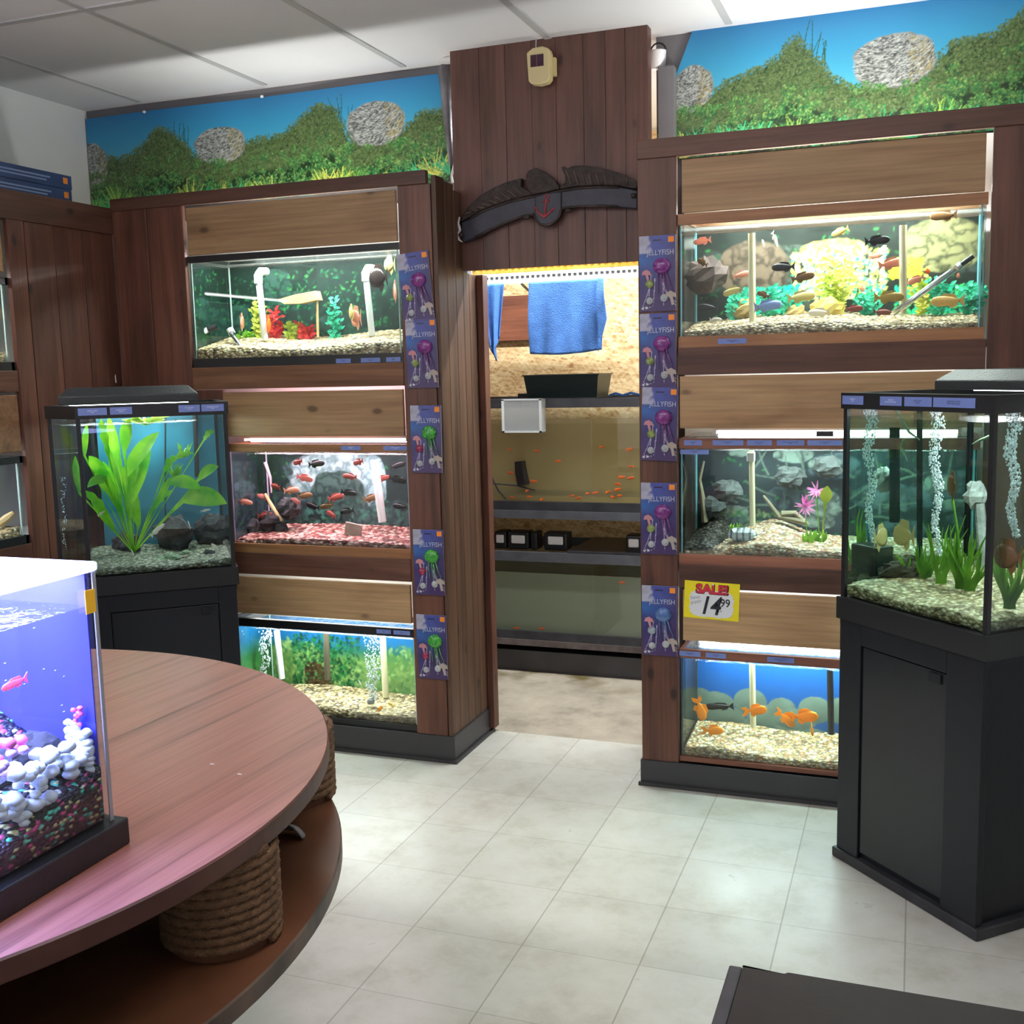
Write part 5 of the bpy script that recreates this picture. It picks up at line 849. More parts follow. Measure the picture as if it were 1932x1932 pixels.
ROPE = mat('sisal_rope', hexc(120, 88, 62), .9, var=.25, vs=60, bump=.6, bs=300)
def ropepost(c, r):
    b = MB(); pts = []; N = 60; turns = 10; rr = .0088
    for k in range(turns*N+1): a = 2*math.pi*k/N; pts.append((c[0]+r*math.cos(a), c[1]+r*math.sin(a), LZ+rr+k/N*.0156))
    b.tube(pts, rr*1.2, 12, True, 0., 3, .5, .8); part(T, 'rope_wrap', b, ROPE, True); part(T, 'post', MB().lathe([(r-.004, LZ), (r-.004, .715)], (c[0], c[1], 0), 28), LOWM)
pa = Vector(PZ(533, 1762, LZ)); vd = Vector((_r2[0], _r2[1], 0)).normalized(); ca_ = pa-vd*.097; ropepost((ca_.x, ca_.y), .088)
pb = Vector(PZ(633, 1500, LZ)); cb_ = pb-vd*.10; ropepost((cb_.x, cb_.y), .092)
for q in ((-1.35, -2.3), (-.9, -1.65)): ropepost(q, .1)
c = PZ(548, 1578, LZ); b = MB()
for i in range(9):
    for k in range(13):
        u = i/8; a = math.pi*k/12; r = .03*u; b.v.append((c[0]+r*math.cos(a*1.1-.1)*1.15, c[1]-.012+r*math.sin(a*1.1-.1), LZ+.004+.022*(1-u*u)+.0016*math.cos(k*3.14)*u))
b.f = [(i*13+k, i*13+k+1, (i+1)*13+k+1, (i+1)*13+k) for i in range(8) for k in range(12)]; b.mi = [0]*len(b.f); o = b.build('sea_shell', mat('shell', hexc(120, 116, 118), .5, var=.3, vs=40), smooth=True); so = o.modifiers.new('s', 'SOLIDIFY'); so.thickness = .003; tag(o, 'grey sea shell lying on the lower shelf of the round table', 'shell')
for k, (u, v) in enumerate(((400, 1442), (452, 1461))): c = PZ(u, v, .7505); tag(box(c[0]-.004, c[0]+.004, c[1]-.0015, c[1]+.0015, .7502, .7512).build('paper_scrap', WHT), ('tiny white scrap on the tabletop, left of the scratch', 'tiny white scrap at the start of the scratch')[k], 'scrap')
# ================================================================ glowing tank on the table
TXF, TY1, TY0, TXB = .085, -2.39, -2.92, -.23
K = thing('aquarium', ((TXF+TXB)/2, (TY0+TY1)/2, .75), 'small glowing blue aquarium standing on the round table', 'aquarium')
part(K, 'base', MB().box(TXB-.015, TXF+.016, TY0-.015, TY1+.016, .75, .792), BLK); bevel(K.children[0], .003)
part(K, 'front_pane', box(TXF-.006, TXF, TY0, TY1, .785, 1.175), GLS); part(K, 'side_pane', box(TXB, TXF-.006, TY1-.006, TY1, .785, 1.175), GLS); part(K, 'side_pane', box(TXB, TXF-.006, TY0, TY0+.006, .785, 1.175), GLS)
part(K, 'background_film', box(TXB, TXB+.004, TY0, TY1, .785, 1.175), mat('blue_film', hexc(66, 66, 190), .4, var=.15, vs=3))
part(K, 'far_film', box(TXB+.005, TXF-.012, TY1-.0085, TY1-.0065, .785, 1.175), MC['blue_film'])
part(K, 'silicone_seam', MB().box(TXF-.0015, TXF+.0006, TY1-.006, TY1+.0012, .785, 1.175), mat('grey_seam', (.3, .3, .34), .4))
part(K, 'price_sticker', box(TXF, TXF+.001, *sorted((PX(157, 1090, TXF)[1], PX(176, 1090, TXF)[1])), 1.115, 1.15), mat('yellow_sticker', hexc(250, 190, 40), .5))
o = box(TXB+.008, TXF-.008, TY0+.008, TY1-.008, .795, 1.125); o.mi = [0, 1, 0, 0, 0, 0]; o = o.build('water', [glass('water_blue', (.86, .88, .99), 1.02), WTOP]); tag(o, 'blue lit water in the small tank on the round table', 'water', None, 'stuff')
H = thing('light_canopy', ((TXF+TXB)/2, (TY0+TY1)/2, 1.176), 'glowing blue white light canopy covering the small table tank', 'light')
bevel(part(H, 'diffuser', box(TXB-.01, TXF+.004, TY0-.01, TY1+.004, 1.176, 1.19), emis('led_diffuser', (.42, .46, 1.), 9.)), .004)
arealight('lamp_glow', (0, 0, -.004), (0, 0, 0), .28, .5, 22, (.40, .45, 1), H)
grav('g', TXB+.01, TXF-.0085, TY0+.01, TY1-.0085, .796, lambda x, y: .825+.34*(TXF-x)+.05*max(0, (y-TY1+.2)/.2)+.006*math.sin(x*40), pebble('gravel_neon', [(.006, .006, .012)]*7+[hexc(240, 90, 150), (.006, .006, .012), hexc(90, 240, 200), (.01, .01, .02), (.01, .01, .02), hexc(250, 250, 170)], 120), 'black gravel sprinkled with neon pebbles in the table tank', seed=9)
CORW = mat('white_coral', (.86, .93, .9), .6); CORP = mat('pink_coral', hexc(250, 110, 160), .5)
def coral(label, u, v, X, r, m, n, seed, flat=1.):
    c = PX(u, v, X); q = random.Random(seed); b = MB()
    for k in range(n): b.blob((min(TXF-.02, c[0]+(q.random()-.5)*r*1.4), min(TY1-.02, c[1]+(q.random()-.5)*r*2), c[2]+(q.random()-.5)*r*1.6*flat), (r*.28,)*2+(r*.2,), 9, 6, .1, k)
    return tag(b.build('coral', m, smooth=True), label, 'coral')
for k, (u, v, X, r, m, n, lb) in enumerate(((192, 1362, .04, .024, CORW, 16, 'white coral cluster just under the right pink corals'), (184, 1395, .055, .032, CORW, 26, 'bright white coral cluster at the right end of the table tank'), (158, 1432, .055, .034, CORW, 22, 'white coral cluster below the right one'), (84, 1465, .05, .045, CORW, 26, 'large white coral cluster in the middle of the table tank'), (10, 1500, .05, .045, CORW, 22, 'white coral cluster at the left picture edge'), (60, 1510, .06, .03, CORW, 12, 'small white coral below the large cluster'), (186, 1328, .05, .017, CORP, 7, 'pink mushroom coral at the right end, highest'), (174, 1346, .055, .014, CORP, 5, 'small pink coral just under the highest one'), (14, 1400, .03, .036, CORP, 9, 'pink mushroom coral at the left picture edge'), (18, 1432, .05, .03, mat('lilac_coral', hexc(200, 170, 230), .5), 8, 'lilac coral beneath the left pink coral'))): coral(lb, u, v, X, r, m, n, k)
rockmesh('dark rock carrying the right coral clusters in the table tank', (.0, TY1-.055, .90), (.05, .035, .04), ROCKD, 5, nz=.1); rockmesh('dark rock carrying the left corals in the table tank', PX(20, 1460, -.04), (.05, .07, .04), ROCKD, 6)
fish('pink orange striped fish swimming in the table tank', PX(28, 1289, .0), .06, fishmat('neon_pink', hexc(250, 110, 110), hexc(255, 170, 160)), 'slim', -1.4, 0.)
mb = MB(); q = random.Random(3)
for k in range(70): mb.blob((TXB+.03+q.random()*.27, TY0+.03+q.random()*(TY1-TY0-.05), .95+q.random()*.16), (.0008, .0022, .0008), 5, 4)
tag(mb.build('floating_specks', mat('specks', (.8, .85, 1), .5)), 'tiny white specks drifting in the blue table tank', 'specks', None, 'stuff')
tag(MB().tube([(TXB+.02, TY1-.20, 1.12), (TXB+.02, TY1-.2, .9)], .006, 8).build('intake_tube', mat('dark_blue_tube', (.05, .05, .2), .5)), 'thin dark tube at the back of the table tank', 'tube')
# ================================================================ dark bench at the lower right
b = thing('low_bench', (1.25, -2.5, 0), 'dark brown low wooden bench at the lower right corner', 'bench'); DBR = mat('dark_brown_wood', hexc(38, 27, 26), .5, var=.2, vs=6, bump=.1, bs=30, spec=.2)
bevel(part(b, 'seat_board', MB().prism([(.955, -1.862), (.955, -3.1), (1.9, -3.1), (1.9, -1.862), (1.03, -1.862), (1.025, -1.868), (.955+.0, -1.868)], .40, .42), DBR), .002)
bevel(part(b, 'side_board', box(.931, .954, -1.866, -3.1, 0, .418), mat('grey_brown_wood', hexc(56, 50, 53), .5, var=.2, spec=.3)), .003); part(b, 'front_board', box(.954, 1.9, -1.892, -1.872, 0, .40), DBR); part(b, 'side_board', box(1.876, 1.9, -3.1, -1.893, 0, .4), DBR)
# ================================================================ jellyfish packs
def cardpaint():
    P = Paint(.121, .243, .002, 71); R = P.r.rand; P.grad([(0, hexc(84, 66, 112)), (.35, hexc(70, 62, 124)), (.62, hexc(70, 90, 160)), (.8, hexc(76, 92, 170)), (1, hexc(84, 90, 170))])
    m = np.clip((P.x-.03-(P.z-.05)*.28)/.05, 0, 1); P.fill(m*.75, hexc(74, 52, 104)); m = np.clip(1-np.abs(P.z-.165)/.03, 0, 1)*np.clip(1-P.x/.07, 0, 1); P.fill(m*.9, hexc(50, 120, 200))
    m = np.clip((.036-P.x+(P.noise(.02, 2)-.5)*.03)*120, 0, 1)*np.clip((P.z-.186)*500, 0, 1); P.fill(m*.85, hexc(206, 204, 220)); P.a *= (.55+.3*P.noise(.02, 3))[..., None]
    for k in range(6): P.blade(.03+R()*.07, .09+R()*.03, .09, -1.2-R()*.7, .0008, hexc(190, 180, 210), R()*2-1)
    P.leaves(6, lambda: .01+R()*.03, lambda x: .008+R()*.006, .002, .006, [hexc(220, 220, 230)]); m = (np.abs(P.x-.06) < .014)*(np.abs(P.z-.228) < .0028); P.fill(m*1., (.01, .01, .02)); return P
CP_ = cardpaint(); CARDM = vcol('card_print', .35, .5); BLI = glass('blister', (.93, .95, .97), 1.5, .08)
def jelly(c, c2): return mat('jelly_%.2f_%.2f' % (c[0], c[1]), tuple(x*.7 for x in c), .12, spec=.8, alpha=.72, var=.35, vs=90)
def jpack(kind):
    t = thing('jellyfish_pack', (0, 0, 0), 'x', 'toy pack'); cd_ = MB().box(-.0605, .0605, 0, .002, 0, .243).build('card', mat('card_edge', (.6, .6, .66), .5), t)
    o = CP_.mesh('card_print', CARDM, (-.0605, -.0006, -.0), cd_)
    text('JELLYFISH', .024, INKW2, cd_, (.010, -.0024, .188), wid=.090); box(.036, .055, -.0016, -.0006, .220, .238).build('price_sticker', ORG, t)
    big, mid = {'p': (hexc(170, 70, 170), hexc(190, 210, 120)), 'g': (hexc(90, 210, 70), hexc(200, 60, 100)), 'b': (hexc(110, 150, 220), hexc(200, 214, 230))}[kind]
    d = MB().blob((.014, -.004, .145), (.029, .016, .026), 16, 10).build('jellyfish_bell', jelly(big, 0), t, True)
    tn = MB(); q = random.Random(2)
    for k in range(7): a = (q.random()-.5); tn.tube([(.014+a*.03, -.006, .128), (.014+a*.04+.004, -.008, .10), (.016+a*.05+.012*q.random(), -.006, .07-.02*q.random())], [.002, .0014, .0006], 6)
    l = Vector(d.location); tn.v = [(v[0]-l[0], v[1]-l[1], v[2]-l[2]) for v in tn.v]; tn.build('tentacles', jelly(tuple(x*.8+.08 for x in big), 0), d, True)
    MB().blob((-.026, -.004, .088), (.015, .012, .014), 12, 8).build('small_jellyfish', jelly(mid, 0), t, True)
    for (x, z, r) in ((-.026, .034, .012), (.022, .042, .013)): s = MB().blob((x, -.003, z), (r, .007, r), 12, 8).blob((x, -.009, z), (r*.45, .005, r*.45), 8, 6).build('suction_cup', mat('clear_rubber', (.62, .64, .66), .15, alpha=.75), t, True)
    for (x, z, m, s) in ((-.036, .118, mat('mushroom_pink', hexc(190, 130, 140), .5), 1.), (.044, .045, mat('mushroom_beige', hexc(170, 156, 146), .5), 1.15)):
        MB().slab([(x-.016*s, z), (x-.012*s, z+.012*s), (x, z+.017*s), (x+.013*s, z+.01*s), (x+.016*s, z-.002*s), (x+.006*s, z), (x+.010*s, z-.022*s), (x+.003*s, z-.024*s), (x-.003*s, z)], -.005, -.001).build('mushroom_ornament', m, t)
    return t
INKW2 = mat('white_lettering', (.5, .52, .62), .4)
packs = {k: jpack(k) for k in 'pgb'}; used = set()
CARDS = [(-.450, 1.628, 'p', -.08, 'jellyfish toy pack hanging highest on the left rack, purple jellyfish'), (-.444, 1.394, 'p', -.01, 'jellyfish toy pack second from top on the left rack, purple jellyfish'), (-.441, 1.088, 'g', .01, 'jellyfish toy pack third from top on the left rack, green jellyfish'), (-.447, .636, 'g', .0, 'jellyfish toy pack fourth from top on the left rack, green jellyfish'), (-.446, .318, 'g', .0, 'jellyfish toy pack lowest on the left rack, green jellyfish beside the bottom tank'),
         (.411, 1.630, 'p', .0, 'jellyfish toy pack hanging highest on the right rack, purple jellyfish'), (.411, 1.380, 'p', .0, 'jellyfish toy pack second from top on the right rack, purple jellyfish'), (.410, 1.138, 'p', -.035, 'slightly tilted purple jellyfish toy pack third from top on the right rack'), (.410, .820, 'p', .0, 'purple jellyfish toy pack fourth from top on the right rack'), (.410, .468, 'b', .0, 'clear blue jellyfish toy pack lowest on the right rack')]
for (x, z, k, tl, lb) in CARDS:
    t = packs[k] if k not in used else copy_tree(packs[k]); used.add(k); t.location = (x+math.sin(tl)*.0, F-.0045-(.002 if tl else 0), z); t.rotation_euler = (0, tl if x < 0 else -tl, 0); tag(t, lb, 'toy pack', 'jellyfish packs hanging on the stiles')
# ================================================================ sale sign
t = thing('sale_sign', (.585, F-.004, .605), 'yellow and white sale sign reading 14.99 pinned to the right rack', 'sign'); t.rotation_euler = (0, .035, 0)
YS = mat('sign_yellow', hexc(236, 216, 20), .5); bevel(MB().box(-.092, .092, 0, .002, 0, .127).build('card', YS, t), .0005)
pts = []; q = random.Random(5); NN = 56
for k in range(NN):
    a = 2*math.pi*k/NN; r = 1.0 if k % 2 else .93; sx = abs(math.cos(a))**.45*math.copysign(1, math.cos(a)); sz = abs(math.sin(a))**.45*math.copysign(1, math.sin(a)); pts.append((sx*.076*r, .052+sz*.047*r))
MB().slab(pts, -.001, .0).build('white_burst', mat('sign_white', (.75, .74, .78), .5), t)
text('SALE!', .043, mat('dark_outline', (.12, .01, .02), .5), t, (.002, -.0012, .1005), bold=.07, wid=.112); text('SALE!', .041, mat('sale_red', hexc(206, 40, 66), .5), t, (.001, -.002, .1015), bold=.035, wid=.103)
text('14', .086, INK, t, (-.006, -.0018, .044), bold=.02, shear=.25, wid=.064); text('99', .038, INK, t, (.046, -.0018, .058), bold=.012, wid=.032); text('Fancy\nguppy', .015, mat('grey_ink', (.25, .25, .28), .5), t, (-.054, -.0018, .064), shear=.3, rot=(math.pi/2, -.25, 0)); MB().box(.028, .036, -.002, -.001, .03, .0315).build('dash', INK, t)
MB().blob((.004, -.003, .12), (.004, .003, .004), 8, 5).build('push_pin', WHT, t, True)
# ================================================================ carved eagle board
EY = .143; E = lambda u, v: PY(850+u/5.293, 300+v/5.293, EY)[::2]
ew = thing('carved_sign', PY(1035, 480, EY), 'dark carved eagle board with a red anchor hung above the doorway', 'carving'); WC = mat('carved_brown', hexc(52, 40, 36), .65, var=.5, vs=30, bump=.9, bs=60); WB = mat('carved_navy', hexc(44, 44, 56), .5, var=.3, vs=18, bump=.35, bs=30)
bandT = [(130, 640), (210, 600), (330, 530), (480, 470), (620, 425), (800, 385), (1000, 345), (1120, 320), (1300, 292), (1500, 280), (1700, 285), (1880, 320)]; bandB = [(1880, 505), (1700, 490), (1500, 485), (1280, 490), (1120, 510), (860, 560), (700, 600), (500, 680), (380, 740), (260, 800), (150, 835), (125, 760)]
bevel(part(ew, 'banner', MB().slab([E(*q) for q in bandT+bandB], EY-.022, EY), WB), .004, 2)
inn = MB()
for (tp, k) in ((bandT[1:-1], 1), (bandB[1:-2], -1)): inn.tube([(E(u, v+k*8)[0], EY-.022, E(u, v+k*8)[1]) for u, v in tp], .005, 8)
part(ew, 'banner_molding', inn, WC, True)
bevel(part(ew, 'wing', MB().slab([E(*q) for q in ((130, 630), (160, 540), (230, 450), (340, 360), (470, 290), (560, 250), (690, 210), (740, 200), (730, 290), (790, 320), (860, 330), (860, 365), (620, 420), (480, 465), (330, 525), (210, 595))], EY-.03, EY), WC), .005, 2)
bevel(part(ew, 'wing', MB().slab([E(*q) for q in ((1125, 100), (1150, 80), (1190, 110), (1240, 80), (1340, 75), (1480, 90), (1640, 130), (1780, 180), (1880, 230), (1880, 312), (1700, 280), (1500, 272), (1300, 284), (1115, 312), (1110, 285), (1170, 240), (1165, 170))], EY-.03, EY), WC), .005, 2)
fe, fe_l = MB(), MB()
for k in range(9):
    a, b_ = (170+k*60, 560-k*34), (240+k*64, 545-k*22); fe_l.tube([(E(*a)[0], EY-.03, E(*a)[1]), (E(*b_)[0], EY-.032, E(*b_)[1])], .0035, 6)
    a, b_ = (1180+k*75, 130+k*9), (1230+k*70, 265+k*1); fe.tube([(E(*a)[0], EY-.03, E(*a)[1]), (E(*b_)[0], EY-.032, E(*b_)[1])], .0035, 6)
part(ew, 'feather_ridges', fe_l, mat('worn_ridge', hexc(88, 70, 60), .6, var=.4), True)
part(ew, 'feather_ridges', fe, mat('worn_ridge', (1, 1, 1)), True)
bevel(part(ew, 'eagle_body', MB().slab([E(*q) for q in ((800, 330), (790, 230), (780, 180), (810, 130), (880, 100), (950, 130), (1020, 180), (1080, 235), (1110, 285), (1115, 315), (1000, 340), (860, 368))], EY-.036, EY), WC), .004, 2)
sh = [E(860, 560), E(880, 620), E(930, 665), E(1000, 670), E(1060, 640), E(1110, 590), E(1130, 510), E(1130, 340), E(1000, 350), E(870, 385)]
bevel(part(ew, 'shield', MB().slab(sh, EY-.03, EY-.0), WB), .004, 2)
rm = MB().tube([(q[0], EY-.03, q[1]) for q in sh[:7]], .005, 8); part(ew, 'shield_molding', rm, WC, True)
for c_ in ((790, 615), (1200, 550), (140, 790), (1850, 400)):
    p = E(*c_); part(ew, 'scroll', MB().lathe([(.004, 0), (.011, .003), (.011, .012), (.004, .016)], (p[0], EY-.03, p[1]), 10).xf(Matrix.Translation((0, 0, 0))), WC)
RA = mat('anchor_red', hexc(170, 50, 54), .6); an = MB(); Z3 = lambda u, v: (E(u, v)[0], EY-.032, E(u, v)[1])
ringpts = [Z3(990+22*math.cos(a), 388+22*math.sin(a)) for a in [2*math.pi*k/14 for k in range(15)]]; an.tube(ringpts, .0016, 6); an.tube([Z3(988, 408), Z3(965, 590)], .003, 8); an.tube([Z3(945, 442), Z3(1020, 432)], .0022, 6)
an.tube([Z3(880, 490), Z3(900, 540), Z3(965, 590), Z3(1020, 545), Z3(1055, 505)], [.0015, .003, .004, .003, .0015], 8); an.slab([E(*q) for q in ((1035, 512), (1062, 500), (1058, 530))], EY-.034, EY-.031); an.slab([E(*q) for q in ((875, 485), (870, 515), (900, 505))], EY-.034, EY-.031); part(ew, 'anchor', an, RA, True)
part(ew, 'chipped_edge', MB().tube([Z3(125, 590), Z3(112, 650), Z3(128, 720), Z3(108, 760), Z3(120, 815), Z3(150, 838)], [.003, .004, .006, .004, .004, .002], 6), mat('bare_white', (.7, .66, .62), .7))
# ---- motion detector
dt = thing('motion_detector', (-.044, .118, 2.445), 'cream plastic motion detector hanging from a wire above the carved board', 'detector'); CRP = mat('cream_plastic', hexc(206, 190, 140), .45)
out = [(-.038, .004), (-.03, -.006), (0, -.012), (.03, -.008), (.041, .004), (.043, .09), (.037, .105), (.015, .114), (-.02, .112), (-.043, .098)]
bevel(MB().slab(out, -.03, .01).build('body', CRP, dt), .005, 3); MB().box(-.028, .02, -.0312, -.03, .048, .088).build('sensor_window', mat('dark_red_lens', (.05, .015, .03), .2), dt); MB().box(-.0055, -.004, -.032, -.031, .048, .088).build('lens_divider', mat('lens_line', (.2, .08, .12), .4), dt); MB().box(.036, .052, .0, .02, .02, .08).build('bracket', CRP, dt); MB().tube([(-.016, -.005, .110), (-.016, 0, .15)], .0025, 6).build('wire', mat('wire_grey', (.4, .36, .34), .5), dt)
# ---- plastic sheet, flexible hose, bucket in the gaps
b = MB(); a0 = [PY(u, v, .2) for u, v in ((826, 126), (832, 170), (836, 215), (842, 260), (848, 310))]; a1 = [PY(u, v, .2) for u, v in ((850, 122), (852, 170), (853, 215), (855, 260), (858, 315))]
for p, q_ in zip(a0, a1): b.v += [p, (.5*(p[0]+q_[0]), p[1]-.02, .5*(p[2]+q_[2])), q_]
b.f = [(i*3+k, i*3+k+1, i*3+k+4, i*3+k+3) for i in range(4) for k in range(2)]; b.mi = [0]*8; o = b.build('plastic_sheet', mat('grey_sheet', (.13, .12, .13), .35, var=.5, vs=12, bump=.6, bs=12), smooth=True); o.modifiers.new('s', 'SOLIDIFY').thickness = .003; tag(o, 'wrinkled grey plastic sheet curling at the right end of the left mural', 'sheet')
tag(MB().tube([PY(u, v, .19) for u, v in ((857, 285), (857, 310), (852, 332), (854, 345))], .0045, 8, lobes=0).build('corrugated_hose', WHT), 'white corrugated hose between left rack and plank panel', 'hose')
c = PY(1242, 118, .26); bk = thing('bucket', (c[0], .26, c[2]-.02), 'small white bucket with black handle in the gap beside the right mural', 'bucket'); MB().lathe([(.024, 0), (.028, .055), (.03, .058), (.027, .058), (.022, .004)], (0, 0, 0), 20).build('pail', WHT, bk, True); MB().tube([(.028*math.cos(a), 0, .055+.03*math.sin(a)) for a in [math.pi*k/10 for k in range(11)]], .003, 6).build('handle', BLK, bk)
bl = box(.345, .40, .235, .284, 2.13, c[2]-.021).build('ledge_block', DGR); tag(bl, 'dark block under the small white bucket', 'block')
# ================================================================ stock room behind the doorway
STL = mat('painted_steel', hexc(92, 94, 100), .35, .3, var=.2, vs=14); BLR = mat('worn_black_rim', (.03, .03, .036), .35, var=.4, vs=12)
BX0, BX1, BY0, BY1 = -1.35, .95, 1.13, 1.62
st = thing('tank_stand', (-.2, 1.37, 0), 'black two level steel stand holding the stock tanks behind the doorway', 'stand')
part(st, 'plinth', box(BX0, BX1, 1.165, 1.6, 0, .10), mat('dark_painted_wood', hexc(66, 66, 70), .5, var=.3, vs=5)); part(st, 'lower_beam', box(BX0, BX1, 1.125, 1.16, .135, .165), mat('rusty_steel', hexc(88, 78, 76), .5, var=.4, vs=20)); part(st, 'lower_deck', box(BX0, BX1, 1.16, 1.6, .14, .16), BLR)
for x in (BX0, BX1-.04): part(st, 'post', box(x, x+.04, 1.56, 1.6, 0, .755), BLR); part(st, 'post', box(x, x+.04, 1.125, 1.165, 0, .755), BLR)
part(st, 'upper_beam', box(BX0, BX1, 1.122, 1.15, .752, .79), STL); part(st, 'upper_deck', box(BX0, BX1, 1.15, 1.6, .765, .785), BLR)
MUR = glass('water_murky', (.86, .80, .64), 1.02, 0, 0, 30, .5, hexc(196, 178, 128)); MUG = glass('water_greenish', (.7, .76, .68), 1.02, 0, 0, 30, .62, hexc(176, 182, 156))
def btank(label, z0, z1, rb, rt, wm, wz, wl):
    t = thing('aquarium', (-.2, 1.37, z0), label, 'aquarium'); part(t, 'bottom_rim', ring(BX0, BX1, BY0, BY1, z0, z0+rb, .02), BLR); part(t, 'top_rim', ring(BX0, BX1, BY0, BY1, z1-rt, z1, .02), STL)
    part(t, 'front_pane', box(BX0+.005, BX1-.005, BY0+.004, BY0+.01, z0+.01, z1-.005), GLS); part(t, 'back_pane', box(BX0+.005, BX1-.005, BY1-.01, BY1-.004, z0+.01, z1-.005), GLS); part(t, 'floor_pane', box(BX0+.005, BX1-.005, BY0+.01, BY1-.01, z0+.005, z0+.012), mat('pale_pane', hexc(120, 130, 110), .4))
    for x in (BX0+.005, BX1-.011): part(t, 'side_pane', box(x, x+.006, BY0+.01, BY1-.01, z0+.01, z1-.005), GLS)
    w = box(BX0+.012, BX1-.012, BY0+.03, BY1-.014, z0+.014, wz); w.mi = [0, 1, 0, 0, 0, 0]; o = w.build('water', [wm, WTOP]); tag(o, wl, 'water', None, 'stuff'); return t
tu = btank('long stock tank with murky brown water and tiny orange fish, upper tank behind the doorway', .79, 1.312, .042, .042, MUR, 1.195, 'murky brown water in the upper stock tank')
tl = btank('long stock tank with greenish glass, lower tank behind the doorway', .165, .59, .04, .045, MUG, .485, 'cloudy green water in the lower stock tank')
q = random.Random(8); FO = fishmat('fry_orange', hexc(240, 90, 20), hexc(250, 140, 50)); spots = [(962, 848), (962, 892), (1008, 908), (1052, 870), (996, 925), (965, 938), (1023, 942), (1078, 936), (1110, 931), (1122, 930), (1158, 938), (1164, 913), (1167, 923), (1186, 848), (1174, 900), (1189, 902), (1136, 843), (975, 905), (1000, 937), (1090, 940), (1148, 928), (1190, 880), (1170, 935), (1012, 850)]
for k, (u, v) in enumerate(spots): fish('tiny orange fish swimming in the murky upper stock tank', PY(u, v, 1.142), .028+.014*q.random(), FO, 'cichlid', q.random()*6.28*.2+(0 if k % 2 else 3.1), (q.random()-.5)*.6, 'tiny orange fish in the upper stock tank', False)
for (u, v, lb) in ((973, 1185, 'orange fish low at the left of the lower stock tank'), (1020, 1186, 'orange fish low in the middle of the lower stock tank'), (1172, 1099, 'orange fish high at the right of the lower stock tank')): fish(lb, PY(u, v, 1.142), .035, FO, 'cichlid', .1, 0, None, False)
a, b_ = PY(981, 870, 1.142), PY(988, 915, 1.142); tag(MB().tube([a, PY(983, 890, 1.142), b_], [.026, .03, .03], 4, ph=.6).build('sponge_filter', BLK), 'black sponge filter in the upper stock tank', 'filter')
for k, (pts, lb) in enumerate((([(925, 895), (940, 925), (955, 942)], 'black hose at the left of the upper stock tank'), ([(930, 912), (975, 916), (1010, 925)], 'thin dark hose crossing low behind the sponge filter'))): tag(MB().tube([PY(u, v, 1.142) for u, v in pts], .004, 6).build('hose', BLK), lb, 'hose')
# breeder box hanging on the rim
c0, c1 = PY(953, 753, 1.11), PY(1029, 815, 1.11); bb = thing('breeder_box', ((c0[0]+c1[0])/2, 1.09, c1[2]), 'clear plastic breeder box hanging on the upper stock tank rim', 'box'); hw, hh = (c1[0]-c0[0])/2, c0[2]-c1[2]; wl = MB()
for (x0_, x1_, y0_, y1_) in ((-hw, hw, -.03, -.027), (-hw, hw, .027, .03), (-hw, -hw+.003, -.027, .027), (hw-.003, hw, -.027, .027)): wl.box(x0_, x1_, y0_, y1_, 0, hh)
wl.build('walls', glass('frosted_plastic', (.86, .88, .88), 1.5, .2, 0, 30, .25, (.8, .82, .82)), bb, at0=True); e_ = MB()
for (x, y) in ((-hw, -.031), (hw-.012, -.031)): e_.box(x, x+.012, y, y+.002, 0, hh)
e_.box(-hw, hw, -.031, -.028, 0, .008).box(-hw, hw, -.031, -.028, hh-.006, hh+.002); e_.build('rim_edges', mat('milky_plastic', (.65, .68, .68), .3), bb, at0=True); MB().box(-hw, hw, -.03, .03, 0, .003).build('bottom', mat('milky_plastic', (1, 1, 1)), bb, at0=True); MB().box(-.02, .02, .03, .044, hh-.03, hh).build('hanger', mat('milky_plastic', (1, 1, 1)), bb, at0=True)
# green tub on the upper tank
q0, q1 = PY(990, 708, 1.25), PY(1131, 748, 1.25); tb = thing('plastic_tub', ((q0[0]+q1[0])/2, 1.35, 1.3145), 'dark green open plastic tub standing on the upper stock tank', 'tub'); w_ = (q1[0]-q0[0])/2; h_ = q0[2]-1.3145
GT = mat('dark_green_plastic', hexc(22, 40, 40), .4); m = MB()
for (s0, s1) in ((((-w_*.93, -.1), (w_*.93, -.1)), ((-w_, -.12), (w_, -.12))), (((-w_*.93, .1), (-w_*.93, -.1)), ((-w_, .12), (-w_, -.12))), (((w_*.93, -.1), (w_*.93, .1)), ((w_, -.12), (w_, .12))), (((w_*.93, .1), (-w_*.93, .1)), ((w_, .12), (-w_, .12)))): m.add([(*s0[0], 0), (*s0[1], 0), (*s1[1], h_), (*s1[0], h_)], [(0, 1, 2, 3)])
m.add([(-w_*.93, -.1, 0), (w_*.93, -.1, 0), (w_*.93, .1, 0), (-w_*.93, .1, 0)], [(0, 1, 2, 3)]); o = m.build('tub_body', GT, tb, at0=True); o.modifiers.new('s', 'SOLIDIFY').thickness = .004; rr = MB().box(-w_-.006, w_+.006, -.126, -.118, h_-.006, h_).box(-w_-.006, w_+.006, .118, .126, h_-.006, h_).box(-w_-.006, -w_, -.118, .118, h_-.006, h_).box(w_, w_+.006, -.118, .118, h_-.006, h_); rr.build('tub_rim', GT, tb, at0=True)
o = MB().box(-w_*.93-.05, -w_*.93, -.1, .1, 0, .02).build('dark_tray', BLK, at0=True); o.location = (tb.location.x-.0, 1.35, 1.3145); tag(o, 'low black tray beside the dark green tub', 'tray')
